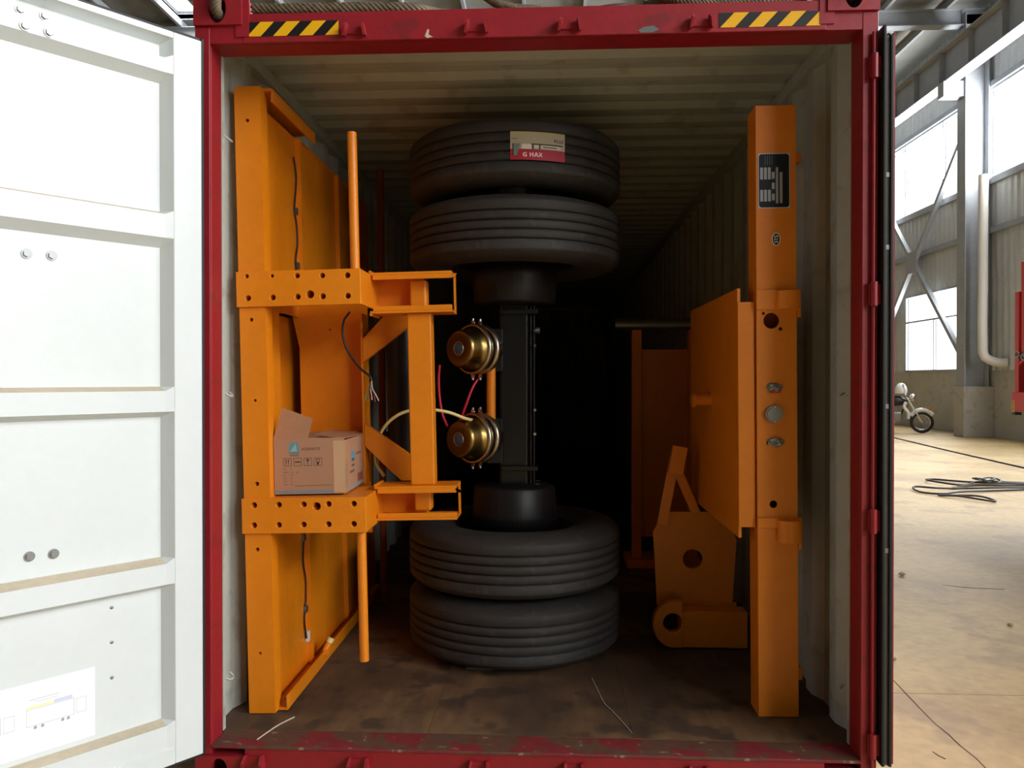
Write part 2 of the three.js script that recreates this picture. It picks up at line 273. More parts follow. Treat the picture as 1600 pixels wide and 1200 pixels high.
// ------------------------------------------------------------------ shipping container
const FL = 0.155;                                             // container floor level
{
  const c = thing('shipping_container', 'open red steel shipping container with white-lined door, packed with machine parts', 'container');
  const OW = 1.219, IN = 1.164, H = 2.896, LEN = 12.19, top = 2.821, open = 2.716;
  // corner castings with an oval hole, front ones and rear ones
  const casting = (sx, y0, z0) => {
    const w = 0.178, h = 0.118, d = 0.162, s = new THREE.Shape(rect(-w / 2, w / 2, -h / 2, h / 2).map((p) => new THREE.Vector2(...p)));
    const o = new THREE.Path(); o.absellipse(0, 0, 0.032, 0.052, 0, Math.PI * 2, true); s.holes.push(o);
    const front = new THREE.ExtrudeGeometry(s, { depth: 0.03, bevelEnabled: false, curveSegments: 16 }).translate(0, 0, -0.03);
    const g = [front, bx(-w / 2, -w / 2 + 0.022, -h / 2, h / 2, -d, -0.03), bx(w / 2 - 0.022, w / 2, -h / 2, h / 2, -d, -0.03), bx(-w / 2 + 0.022, w / 2 - 0.022, h / 2 - 0.02, h / 2, -d, -0.03), bx(-w / 2 + 0.022, w / 2 - 0.022, -h / 2, -h / 2 + 0.02, -d, -0.03), bx(-w / 2 + 0.022, w / 2 - 0.022, -h / 2 + 0.02, h / 2 - 0.02, -d, -d + 0.02)];
    g.forEach((q) => q.translate(sx * (OW - w / 2), y0 + h / 2, z0)); part('corner_casting', g, mat.red, c);
  };
  for (const s of [-1, 1]) { casting(s, H - 0.118, 0.012); casting(s, 0, 0.012); casting(s, H - 0.118, -LEN + 0.162); casting(s, 0, -LEN + 0.162); }
  // door posts: front face, deep return into the opening
  for (const s of [-1, 1]) {
    const P = (a, b, y0, y1, z0, z1) => bx(Math.min(s * a, s * b), Math.max(s * a, s * b), y0, y1, z0, z1, 0.003);
    part('door_post', [P(IN, OW, 0.118, H - 0.118, -0.014, 0), P(IN, IN + 0.014, 0.118, H - 0.118, -0.1, -0.014), P(IN + 0.014, OW, 0.118, H - 0.118, -0.112, -0.1), P(OW - 0.012, OW, 0.118, H - 0.118, -0.1, -0.014)], mat.red, c);
    part('rear_beam', [bx(-1.2, 1.2, 2.6, H - 0.01, -LEN, -LEN + 0.09), bx(-1.2, 1.2, 0.02, 0.3, -LEN, -LEN + 0.09)].slice(0, s < 0 ? 1 : 2).slice(s < 0 ? 0 : 1), mat.red, c);
    part('rear_post', P(1.05, OW, 0.118, H - 0.118, -LEN, -LEN + 0.15), mat.red, c);
    part('bottom_side_rail', P(OW - 0.05, OW, 0.02, FL - 0.03, -LEN + 0.162, -0.112), mat.red, c);
    part('inner_corner_rail', P(1.165, 1.2164, 2.805, 2.862, -LEN + 0.09, -0.1), mat.liner, c);
    part('outer_corner_rail', P(1.2165, OW, 2.79, 2.885, -LEN + 0.09, -0.112), mat.red, c);
    part('floor_angle', P(1.158, 1.2175, FL - 0.03, FL - 0.001, -LEN + 0.09, -0.12), mat.plywood, c);
    part('top_side_rail', P(OW - 0.06, OW, H - 0.018, H - 0.006, -LEN + 0.162, -0.112), mat.red, c);
  }
  // header: face, inner lip, gutter plate
  part('door_header', [bx(-1.041, 1.041, open, top, -0.02, 0, 0.004), bx(-1.041, 1.041, top - 0.01, top, -0.15, -0.02), bx(-IN, IN, open, open + 0.015, -0.12, -0.02), bx(-IN, IN, open + 0.015, H - 0.03, -0.135, -0.12), bx(-IN, -1.041, open, open + 0.062, -0.02, -0.002), bx(1.041, IN, open, open + 0.062, -0.02, -0.002)], mat.red, c);
  for (const s of [-1, 1]) part('header_gusset', bar([s * 1.041, open + 0.02, 0.0], [s * 1.041, H, 0.0], 0.008, 0.05, V(1, 0, 0)), mat.red, c);
  // sill: face, tread plate
  part('door_sill', [bx(-1.041, 1.041, 0.02, FL - 0.006, -0.02, 0, 0.004), bx(-1.041, 1.041, 0.02, 0.03, -0.12, -0.02)], mat.red, c);
  part('sill_tread', bx(-IN, IN, FL - 0.012, FL, -0.125, 0.004, 0.003), mat.scuffed, c);
  // cam keepers on header and sill
  const keeper = (x, y, parentY) => {
    const g = [bx(x - 0.036, x + 0.036, y - 0.012, y + 0.012, 0, 0.008)];
    for (const s of [-1, 1]) g.push(plate([[0, -0.02], [0.03, -0.028], [0.042, 0.004], [0.018, 0.024], [0, 0.02]], [], 0.005, 0.009).rotateY(-Math.PI / 2).rotateZ(s * 0.2).translate(x + s * 0.033, y, 0.004));
    part('cam_keeper', g, mat.red, c);
  };
  for (const x of [-0.625, -0.187, 0.144, 0.605]) keeper(x, 2.748);
  for (const x of [-1.0, -0.615, -0.177, 0.16, 0.6]) keeper(x, 0.105);
  part('paint_chip', plate([[0, 0], [0.02, 0.012], [0.055, 0.016], [0.075, 0.002], [0.05, -0.008], [0.01, -0.008]], [], 0.0012, 0.001).translate(0.385, open + 0.012, 0), mat.steel, c);
  part('paint_chip', plate([[0, 0], [0.01, 0.026], [0.016, 0.024], [0.014, 0.006], [0.03, -0.002], [0.01, -0.006]], [], 0.0012, 0.001).translate(-0.375, open + 0.008, 0), mat.dust, c);
  // hazard stripes
  const hazard = (x0, x1, y, h) => {
    const b = part('hazard_strip', bx(x0, x1, y - h / 2, y + h / 2, 0.0004, 0.0016), mat.yellowBlack, c), wd = x1 - x0, p = wd / 3.55, st = p * 0.52, sl = h * 0.95;
    for (let k = 0; k < 4; k++) {
      const a = x0 + 0.004 + k * p, pts = [[a, y - h / 2], [Math.min(a + st, x1), y - h / 2]];
      if (a + st + sl <= x1) pts.push([a + st + sl, y + h / 2], [a + sl, y + h / 2]); else pts.push([x1, y + h / 2 * Math.min(1, 1)], [Math.min(a + sl, x1), y + h / 2]);
      part('yellow_stripe', plate(pts, [], 0.0022, 0.0006), mat.hazardYellow, b);
    }
  };
  hazard(-1.028, -0.688, 2.763, 0.052); hazard(0.668, 1.018, 2.757, 0.052);
  // side walls, roof, end wall: folded sheet
  for (const s of [-1, 1]) {
    const g = folded(corrugation(LEN - 0.25, 0.278, 0.03), 0.0025, H - 0.2).rotateX(-Math.PI / 2).rotateY(Math.PI / 2); g.computeBoundingBox(); const b = g.boundingBox;
    g.translate(-b.min.x - 0.016, -b.min.y + FL - 0.02, -b.max.z - 0.1);
    part('side_panel', s < 0 ? g.translate(-1.202, 0, 0) : g.rotateY(Math.PI).translate(1.202, 0, -b.max.z * 0 - LEN + 0.05), mat.liner, c);
  }
  { const g = folded(corrugation(LEN - 0.2, 0.209, 0.02), 0.0025, 2 * OW - 0.06).rotateY(Math.PI / 2); g.computeBoundingBox(); const b = g.boundingBox; part('roof_panel', g.translate(-(b.min.x + b.max.x) / 2, 2.856 - b.min.y, -b.max.z - 0.12), mat.liner, c); }
  { const g = folded(corrugation(2.3, 0.25, 0.045), 0.003, 2.7).rotateX(-Math.PI / 2); g.computeBoundingBox(); const b = g.boundingBox; part('end_panel', g.translate(-(b.min.x + b.max.x) / 2, 0.12 - b.min.y, -LEN + 0.1 - b.min.z), mat.liner, c); }
  for (const s of [-1, 1]) part('front_liner_strip', bx(Math.min(s * 1.168, s * 1.19), Math.max(s * 1.168, s * 1.19), FL, open + 0.05, -0.135, -0.113), mat.liner, c);
  for (const s of [-1, 1]) for (const y of [0.33, 1.43, 2.42]) part('lashing_ring', tube([[s * 1.18, y + 0.012, -0.155], [s * 1.164, y, -0.165], [s * 1.164, y, -0.195], [s * 1.18, y + 0.012, -0.205]], 0.005, 12, 6), mat.liner, c);
  // floor boards on cross members
  for (let i = 0; i < 3; i++) for (let k = 0; k < 5; k++) { const x0 = -1.16 + i * 0.7735, z1 = -0.127 - k * 2.4; part('floor_board', bx(x0 + 0.0006, x0 + 0.7729, FL - 0.028, FL, Math.max(z1 - 2.397, -LEN + 0.12), z1), mat.plywood, c); }
  for (let k = 0; k < 30; k++) part('cross_member', bx(-1.17, 1.17, 0.03, FL - 0.029, -0.25 - k * 0.395 - 0.05, -0.25 - k * 0.395), mat.red, c);

  // left door: 1.17 m leaf swung open, inner face towards the viewer
  const door = new THREE.Group(); door.name = 'door'; door.userData = { label: 'left door leaf swung open showing its white ribbed inner face' }; c.add(door);
  door.position.set(-1.171, 0, 0.05);
  // local axes: x = along leaf away from hinge, z = out of the inner face
  door.rotation.y = Math.atan2(-0.769, -0.64);               // local x -> (-0.64, 0.769)
  const face = -1;                                            // inner face looks along local -z after that turn
  const zf = (d) => face * -d;                                // depth d behind the inner face -> local z
  const W = 1.17, y0 = 0.147, y1 = 2.703, T = 0.056;
  const dbx = (a, b, c0, d0, e, f, r = 0) => bx(a, b, c0, d0, zf(e), zf(f), r);
  part('hinge_stile', dbx(0, 0.1, y0, y1, 0, T, 0.003), mat.doorWhite, door);
  part('lock_stile', dbx(W - 0.08, W, y0, y1, 0, T, 0.003), mat.doorWhite, door);
  part('top_rail', dbx(0.1, W - 0.08, y1 - 0.022, y1, 0, T, 0.002), mat.doorWhite, door);
  part('bottom_rail', dbx(0.1, W - 0.08, y0, y0 + 0.06, 0, T, 0.002), mat.doorWhite, door);
  {                                                           // ribbed inner sheet
    const D = 0.05, prof = [[y1 - 0.022, 0.0], [2.664, D], [2.622, D], [2.606, 0.004], [2.556, 0.004], [2.528, D], [2.08, D], [2.066, 0.004], [1.984, 0.004], [1.953, D], [1.468, D], [1.453, 0.004], [1.381, 0.004], [1.362, D], [0.87, D], [0.852, 0.004], [0.78, 0.004], [0.76, D], [0.3, D], [0.288, 0.004], [y0 + 0.06, 0.004]];
    const sx = [[0.1, 0], [0.1005, 0.0], [0.128, 1], [W - 0.108, 1], [W - 0.08, 0]], pos = [], pt = (s, p) => [s[0], p[0], zf(Math.min(p[1], s[1] * D + (s[1] > 0.5 ? 0 : 0.0)))];
    const quad = (a, b, c2, d2, out) => out.push(...a, ...b, ...c2, ...a, ...c2, ...d2);
    const dustPos = [];
    for (let i = 0; i + 1 < sx.length; i++) for (let j = 0; j + 1 < prof.length; j++) {
      const up = prof[j + 1][1] < prof[j][1] && sx[i][1] > 0.5 && sx[i + 1][1] > 0.5 && prof[j][0] < 2.3;   // upward-looking bevels carry settled dust
      quad(pt(sx[i], prof[j]), pt(sx[i], prof[j + 1]), pt(sx[i + 1], prof[j + 1]), pt(sx[i + 1], prof[j]), up ? dustPos : pos);
    }
    const mk = (p) => { const g = new THREE.BufferGeometry(); g.setAttribute('position', new THREE.Float32BufferAttribute(p, 3)); g.computeVertexNormals(); return g; };
    const sm = mat.doorWhite.clone(); sm.side = THREE.DoubleSide; const dm = mat.dust.clone(); dm.side = THREE.DoubleSide;
    const inner = part('ribbed_sheet', mk(pos), sm, door); for (let k = 0; k < dustPos.length; k += 18) part('dusty_ledge', mk(dustPos.slice(k, k + 18)), dm, inner);
  }
  part('outer_skin', dbx(0.005, W - 0.005, y0 + 0.005, y1 - 0.005, T, T + 0.012), mat.red, door);
  part('door_gasket', [dbx(-0.012, 0.0, y0 - 0.01, y1 + 0.012, 0.004, 0.05, 0.003), dbx(0, W, y1, y1 + 0.012, 0.008, 0.045, 0.002), dbx(0, W, y0 - 0.012, y0, 0.008, 0.045, 0.002), dbx(W, W + 0.012, y0 - 0.01, y1 + 0.012, 0.004, 0.05, 0.003)], mat.rubber, door);
  // bolts of the lock gear, found from their place on the leaf
  const bolt = (s, y, d) => { const g = new THREE.CylinderGeometry(0.011, 0.011, 0.01, 6).rotateX(Math.PI / 2).translate(s, y, zf(d - 0.004)); const w = new THREE.CylinderGeometry(0.016, 0.016, 0.003, 16).rotateX(Math.PI / 2).translate(s, y, zf(d - 0.0015)); part('bolt', [g, w], mat.steel, door); };
  for (const b of [[0.551, 2.637, 0.05], [0.484, 2.64, 0.05], [0.551, 2.572, 0.004], [0.485, 2.574, 0.004], [0.537, 1.885, 0.05], [0.467, 1.887, 0.05], [0.533, 0.94, 0.05], [0.465, 0.937, 0.05]]) bolt(...b);
  for (const y of [0.727, 0.61, 0.491]) part('rivet', new THREE.SphereGeometry(0.006, 10, 6).scale(1, 1, 0.4).translate(0.291, y, zf(0.05)), mat.steel, door);
  const notice = canvasTex(1024, 512, (g, w, h) => {
    g.fillStyle = '#fbfbfa'; g.fillRect(0, 0, w, h);
    const truck = (x, y, s) => {
      g.strokeStyle = '#b9bcc6'; g.lineWidth = 4; g.fillStyle = '#eef3f8'; g.fillRect(x, y, 330 * s, 120 * s); g.strokeRect(x, y, 330 * s, 120 * s);
      g.fillStyle = '#f2ecb0'; g.fillRect(x, y - 22 * s, 190 * s, 18 * s); g.fillStyle = '#ccd0ea'; g.fillRect(x + 190 * s, y - 30 * s, 130 * s, 26 * s);
      g.strokeRect(x + 350 * s, y + 10 * s, 70 * s, 105 * s); g.fillStyle = '#9aa0ac'; for (const k of [60, 110, 250, 290]) { g.beginPath(); g.arc(x + k * s, y + 135 * s, 12 * s, 0, 7); g.fill(); }
    };
    truck(40, 190, 1); truck(540, 190, 1); g.fillStyle = '#c8c8c8'; g.fillRect(560, 120, 210, 6); g.fillRect(600, 140, 160, 5);
  });
  { const g = new THREE.BoxGeometry(0.42, 0.225, 0.001); g.translate(0.345 + 0.21, 0.43, zf(0.049)); const p = g.attributes.position, u = g.attributes.uv; for (let i = 0; i < p.count; i++) u.setXY(i, 1 - (p.getX(i) - 0.345) / 0.42, (p.getY(i) - 0.3175) / 0.225); part('paper_notice', g, M({ map: notice, roughness: 0.7 }), door, true); }

  // right door: folded back along the side of the container
  const d2 = new THREE.Group(); d2.name = 'door'; d2.userData = { label: 'right door leaf folded back along the outside of the container' }; c.add(d2);
  d2.position.set(1.222, 0, 0.03); d2.rotation.y = -0.02;
  part('door_leaf', bx(0.004, 0.04, 0.147, 2.7, -1.19, -0.012), mat.doorWhite, d2);
  part('outer_skin', bx(0.036, 0.0405, 0.16, 2.69, -1.19, 0.0), mat.red, d2);
  part('gasket_strip', bx(0.0125, 0.024, 0.155, 2.66, -0.012, -0.004), mat.gasketGrey, d2);
  part('door_gasket', [bx(0.0, 0.011, 0.15, 2.715, -0.05, 0.004, 0.003), bx(0.024, 0.035, 0.15, 2.68, -0.03, 0.004, 0.003), tube([[0.006, 2.64, -0.002], [0.008, 2.672, -0.002], [0.018, 2.684, -0.002], [0.028, 2.672, -0.002], [0.03, 2.64, -0.002]], 0.0045, 20, 8)], mat.rubber, d2);
  for (const y of [2.2, 1.95, 1.4, 0.9]) part('gasket_clip', bx(0.0115, 0.0235, y - 0.008, y + 0.008, -0.006, -0.001), mat.steel, d2);
  for (const y of [2.58, 1.79, 1.0, 0.215]) part('hinge', [rod([1.198, y - 0.042, 0.018], [1.198, y + 0.042, 0.018], 0.0125, 12), bx(1.184, 1.214, y - 0.036, y + 0.036, 0.0, 0.012, 0.003), bx(1.2, 1.232, y - 0.036, y + 0.036, 0.006, 0.014)], mat.red, c);
  part('hinge_pin', rod([1.198, 0.13, 0.012], [1.198, 2.7, 0.012], 0.006, 10), mat.red, c);
}

// ------------------------------------------------------------------ left: orange trailer frame standing on its side
const LEAN = 0.0227;
{
  const f = thing('trailer_chassis', 'orange steel trailer chassis stood upright at the left with drilled brackets and poles', 'chassis', [-1.126, FL + 0.003, -0.26]);
  f.rotation.z = LEAN;
  const O = mat.orange;
  const cup = (x, y, r, z, d = 0.03) => { const g = new THREE.CylinderGeometry(r, r, d, 12, 1, true).rotateX(Math.PI / 2).translate(x, y, z - d / 2), e = new THREE.CircleGeometry(r, 12).translate(x, y, z - d); return [g, e]; };
  const dm = mat.orange.clone(); dm.side = THREE.DoubleSide;
  // corner column: drilled web and right-hand flange
  const screw = [[0.051, 2.365, 0.008], [0.047, 1.572, 0.008], [0.054, 0.917, 0.009], [0.05, 0.655, 0.008], [0.055, 1.25, 0.006], [0.05, 0.24, 0.006]];
  const brU = [[0.041, 1.657], [0.141, 1.657], [0.241, 1.657], [0.342, 1.656], [0.442, 1.655]].map(([x, y]) => [x, y, 0.0115]), brU2 = [[0.241, 1.74, 0.0105], [0.342, 1.738, 0.0105], [0.442, 1.736, 0.0115], [0.038, 1.744, 0.008], [0.14, 1.742, 0.007]];
  const brL = [0.045, 0.145, 0.245, 0.345, 0.446].flatMap((x) => [[x, 0.834, 0.0115], [x - 0.002, 0.754, 0.0115]]);
  const behind = [...brU, ...brU2, ...brL].filter((h) => h[0] < 0.09);
  const col = part('corner_column', [plate(rect(0, 0.106, 0, 2.5), [...screw, ...behind], 0, 0.008), bx(0.098, 0.106, 0, 2.5, -0.07, -0.008), bx(0, 0.008, 0, 2.5, -0.12, -0.008)], O, f);
  for (const [x, y, r] of screw) part('bolt_hole', cup(x, y, r, -0.002, 0.06), dm, col);
  for (const [y0, y1, holes, big] of [[1.622, 1.762, [...brU, ...brU2], [0.291, 1.665, 0.016]], [0.72, 0.86, brL, [0.297, 0.826, 0.016]]]) {
    const b = part('drilled_bracket', [plate(rect(-0.006, 0.493, y0, y1), [...holes, big], 0.0125, 0.012, 0.0012), bx(0.4815, 0.493, y0, y1, -0.31, 0.001, 0.0012), bx(0.107, 0.481, y1 - 0.0085, y1 - 0.0005, -0.31, 0.0)], O, f);
    for (const [x, y, r] of [...holes, big]) part('bolt_hole', cup(x, y, r, 0.004, 0.09), dm, b);
  }
  // stub channels, open to the front, with end lips
  for (const [y0, y1, up] of [[1.598, 1.768, 1], [0.734, 0.876, -1]]) {
    const x0 = 0.488, x1 = 0.832, zf2 = -0.164, zb = -0.314;
    const s = part('stub_channel', [bx(x0, x1, y1 - 0.01, y1, zb, zf2), bx(x0, x1, y0, y0 + 0.01, zb, zf2), bx(x0 + 0.012, x1, y1 - 0.03, y1 - 0.01, zf2 - 0.008, zf2, 0.002), bx(x0 + 0.012, x1, y0 + 0.01, y0 + 0.03, zf2 - 0.008, zf2, 0.002), bx(x0, x0 + 0.205, y0 + 0.01, y1 - 0.01, zb, zb + 0.008), bx(x1 - 0.008, x1, y0 + 0.01, y1 - 0.01, zb, zb + 0.02)], O, f);
    part('weld_bead', [rod([x0 - 0.004, y0 - 0.002, zb + 0.05], [x0 - 0.004, y1 + 0.006, zb + 0.05], 0.005, 8), rod([x0 + 0.003, y1 + 0.004, zb], [x0 + 0.003, y1 + 0.004, zf2], 0.006, 8), rod([x0 + 0.003, y0 - 0.004, zb], [x0 + 0.003, y0 - 0.004, zf2], 0.006, 8)], O, s);
    part('burred_end', plate([[0, 0], [0.018, 0.004], [0.026, 0.018], [0.008, 0.016]], [], 0, 0.004).scale(1, up, 1).translate(x1 - 0.004, up > 0 ? y1 - 0.03 : y1 - 0.012, zf2 + 0.002), mat.orangeRim, s);
    part('tube_end', new RoundedBoxGeometry(0.074, y1 - y0 - 0.05, 0.07, 3, 0.012).translate(x0 + 0.19, (y0 + y1) / 2 + (up > 0 ? 0 : 0), zb + 0.045), O, s);
  }
  part('guard_post', bx(0.637, 0.738, 0.876, 1.598, -0.27, -0.19, 0.006), O, f);
  part('diagonal_brace', plate([[0.398, 1.4], [0.66, 1.595], [0.66, 1.62], [0.51, 1.62], [0.398, 1.505]], [], -0.385, 0.03, 0.002), O, f);
  part('diagonal_brace', plate([[0.398, 1.027], [0.526, 0.9], [0.56, 0.87], [0.66, 0.87], [0.66, 0.94], [0.608, 0.98], [0.398, 1.131]], [], -0.385, 0.03, 0.002), O, f);
  // cross-member web set back between the brackets, with forward flange and bevelled corner
  part('cross_member_web', plate([[0.075, 0.62], [0.395, 0.62], [0.395, 1.75], [0.038, 1.75], [0.04, 1.65], [0.075, 1.48]], [[0.22, 1.56, 0.005]], -0.5, 0.01), O, f);
  part('cross_member_flange', bx(0.388, 0.398, 0.86, 1.622, -0.5, -0.39, 0.002), O, f);
  // round poles
  part('round_pole', rod([0.463, 1.752, -0.03], [0.463, 2.31, -0.03], 0.0185, 20), O, f);
  part('round_pole', rod([0.463, 0.198, -0.03], [0.463, 0.735, -0.03], 0.0185, 20), O, f);
  // deck sheets running back along the container, in pieces with open seams
  const sheetX = 0.075;
  const deck = (y0, y1, za, zb) => part('deck_sheet', bx(sheetX - 0.004, sheetX, y0, y1, zb, za), O, f);
  for (const [y0, y1] of [[0.012, 0.86], [1.622, 2.45]]) {
    deck(y0, y1, -0.071, -0.262); deck(y0, y1, -0.266, -0.51);
    deck(y0, y1, -0.516, -0.8); deck(y0, y1, -0.804, -1.15); deck(y0, y1, -1.156, -1.9);
    for (const z of [-0.513, -1.153]) part('seam_rib', [bx(sheetX - 0.03, sheetX + 0.022, y0, y1, z - 0.003, z + 0.003), bx(sheetX + 0.014, sheetX + 0.022, y0, y1, z - 0.022, z - 0.003)], O, f);
    for (const z of [-0.264, -0.802]) part('slot_bridge', [bx(sheetX - 0.012, sheetX - 0.004, y0, y0 + 0.1, z - 0.03, z + 0.03), bx(sheetX - 0.012, sheetX - 0.004, y0 + (y1 - y0) * 0.55, y0 + (y1 - y0) * 0.62, z - 0.03, z + 0.03)], O, f);
  }
  deck(0.86, 1.622, -0.071, -0.24);
  part('recessed_sheet', bx(0.012, 0.018, 0.86, 1.622, -1.9, -0.236), O, f);
  part('bottom_rail', [bx(0.02, 0.146, 0.0, 0.008, -1.9, -0.03), bx(0.138, 0.146, 0.008, 0.056, -1.9, -0.035, 0.002)], O, f);
  part('top_rail', [bx(0.02, 0.142, 2.49, 2.5, -0.6, -0.03), bx(0.134, 0.142, 2.448, 2.49, -0.6, -0.035, 0.002), bx(0.02, 0.08, 2.45, 2.46, -1.9, -0.6)], O, f);
  part('rusty_notch', bx(0.13, 0.137, 0.008, 0.04, -0.09, -0.034), mat.rust, f);
  part('rusty_notch', bx(0.131, 0.135, 2.455, 2.492, -0.1, -0.034), mat.rust, f);
  // marker lamp fitting on the bottom rail
  const fit = part('lamp_fitting', [rod([0.142, 0.05, -0.56], [0.16, 0.09, -0.58], 0.016, 12), bx(0.135, 0.165, 0.035, 0.06, -0.6, -0.54, 0.004)], O, f);
  part('lamp_cap', rod([0.158, 0.086, -0.578], [0.166, 0.104, -0.584], 0.017, 12), mat.hoseCream, fit);
  // wiring along the seam
  for (const [a, b] of [[0.14, 0.85], [1.72, 2.35]]) {
    const pts = []; for (let i = 0; i <= 8; i++) pts.push([sheetX + 0.008, b + (a - b) * i / 8, -0.47 + 0.018 * Math.sin(i * 1.9 + a * 5)]);
    const w = part('wire_run', tube(pts, 0.004, 40, 6), mat.hoseBlack, f);
    part('wire_clip', [bx(sheetX, sheetX + 0.014, a + 0.12, a + 0.15, -0.49, -0.46), bx(sheetX, sheetX + 0.014, b - 0.26, b - 0.23, -0.485, -0.455)], mat.steel, w);
    part('wire_plug', bx(sheetX, sheetX + 0.018, a - 0.02, a + 0.03, -0.5, -0.475, 0.004), mat.wireWhite, w);
  }
  const cb = part('hanging_cable', tube([[0.37, 1.62, -0.29], [0.347, 1.585, -0.28], [0.338, 1.53, -0.28], [0.35, 1.47, -0.28], [0.385, 1.41, -0.27], [0.42, 1.37, -0.26], [0.462, 1.335, -0.25], [0.468, 1.318, -0.25]], 0.005, 50, 8), mat.hoseBlack, f);
  [[mat.wireGreen, 0.44], [mat.wireBrown, 0.452], [mat.wireWhite, 0.466], [mat.wireRed, 0.476], [mat.wireWhite, 0.488]].forEach(([m, x], i) => part('wire_end', tube([[0.467, 1.322, -0.25], [0.462 + (x - 0.462) * 0.4, 1.285, -0.248 + i * 0.002], [x, 1.25 + (i % 2) * 0.01, -0.25], [x + 0.004 * (i - 2), 1.228 + (i % 3) * 0.004, -0.25]], 0.002, 14, 5), m, cb));
  // black air tank carried behind the braces
  const tk = part('air_tank', lathe([[0, 0.86], [0.05, 0.868], [0.085, 0.89], [0.1, 0.93], [0.1, 1.68], [0.085, 1.72], [0.05, 1.742], [0, 1.75]], 32).translate(0.4, 0, -1.35), mat.blackSteel, f);
  part('tank_strap', [bx(0.07, 0.31, 1.0, 1.03, -1.36, -1.34), bx(0.07, 0.31, 1.55, 1.58, -1.36, -1.34)], mat.blackSteel, tk);
  part('drain_valve', rod([0.46, 1.56, -1.27], [0.475, 1.6, -1.25], 0.01, 8), mat.chrome, tk);
  // cream air hose
  part('air_hose', tube([[0.47, 0.885, -0.44], [0.432, 0.95, -0.445], [0.436, 1.03, -0.45], [0.475, 1.11, -0.45], [0.545, 1.165, -0.45], [0.64, 1.185, -0.45], [0.76, 1.17, -0.46], [0.83, 1.14, -0.5], [0.87, 1.12, -0.6]], 0.0075, 60, 8), mat.hoseCream, f);
}

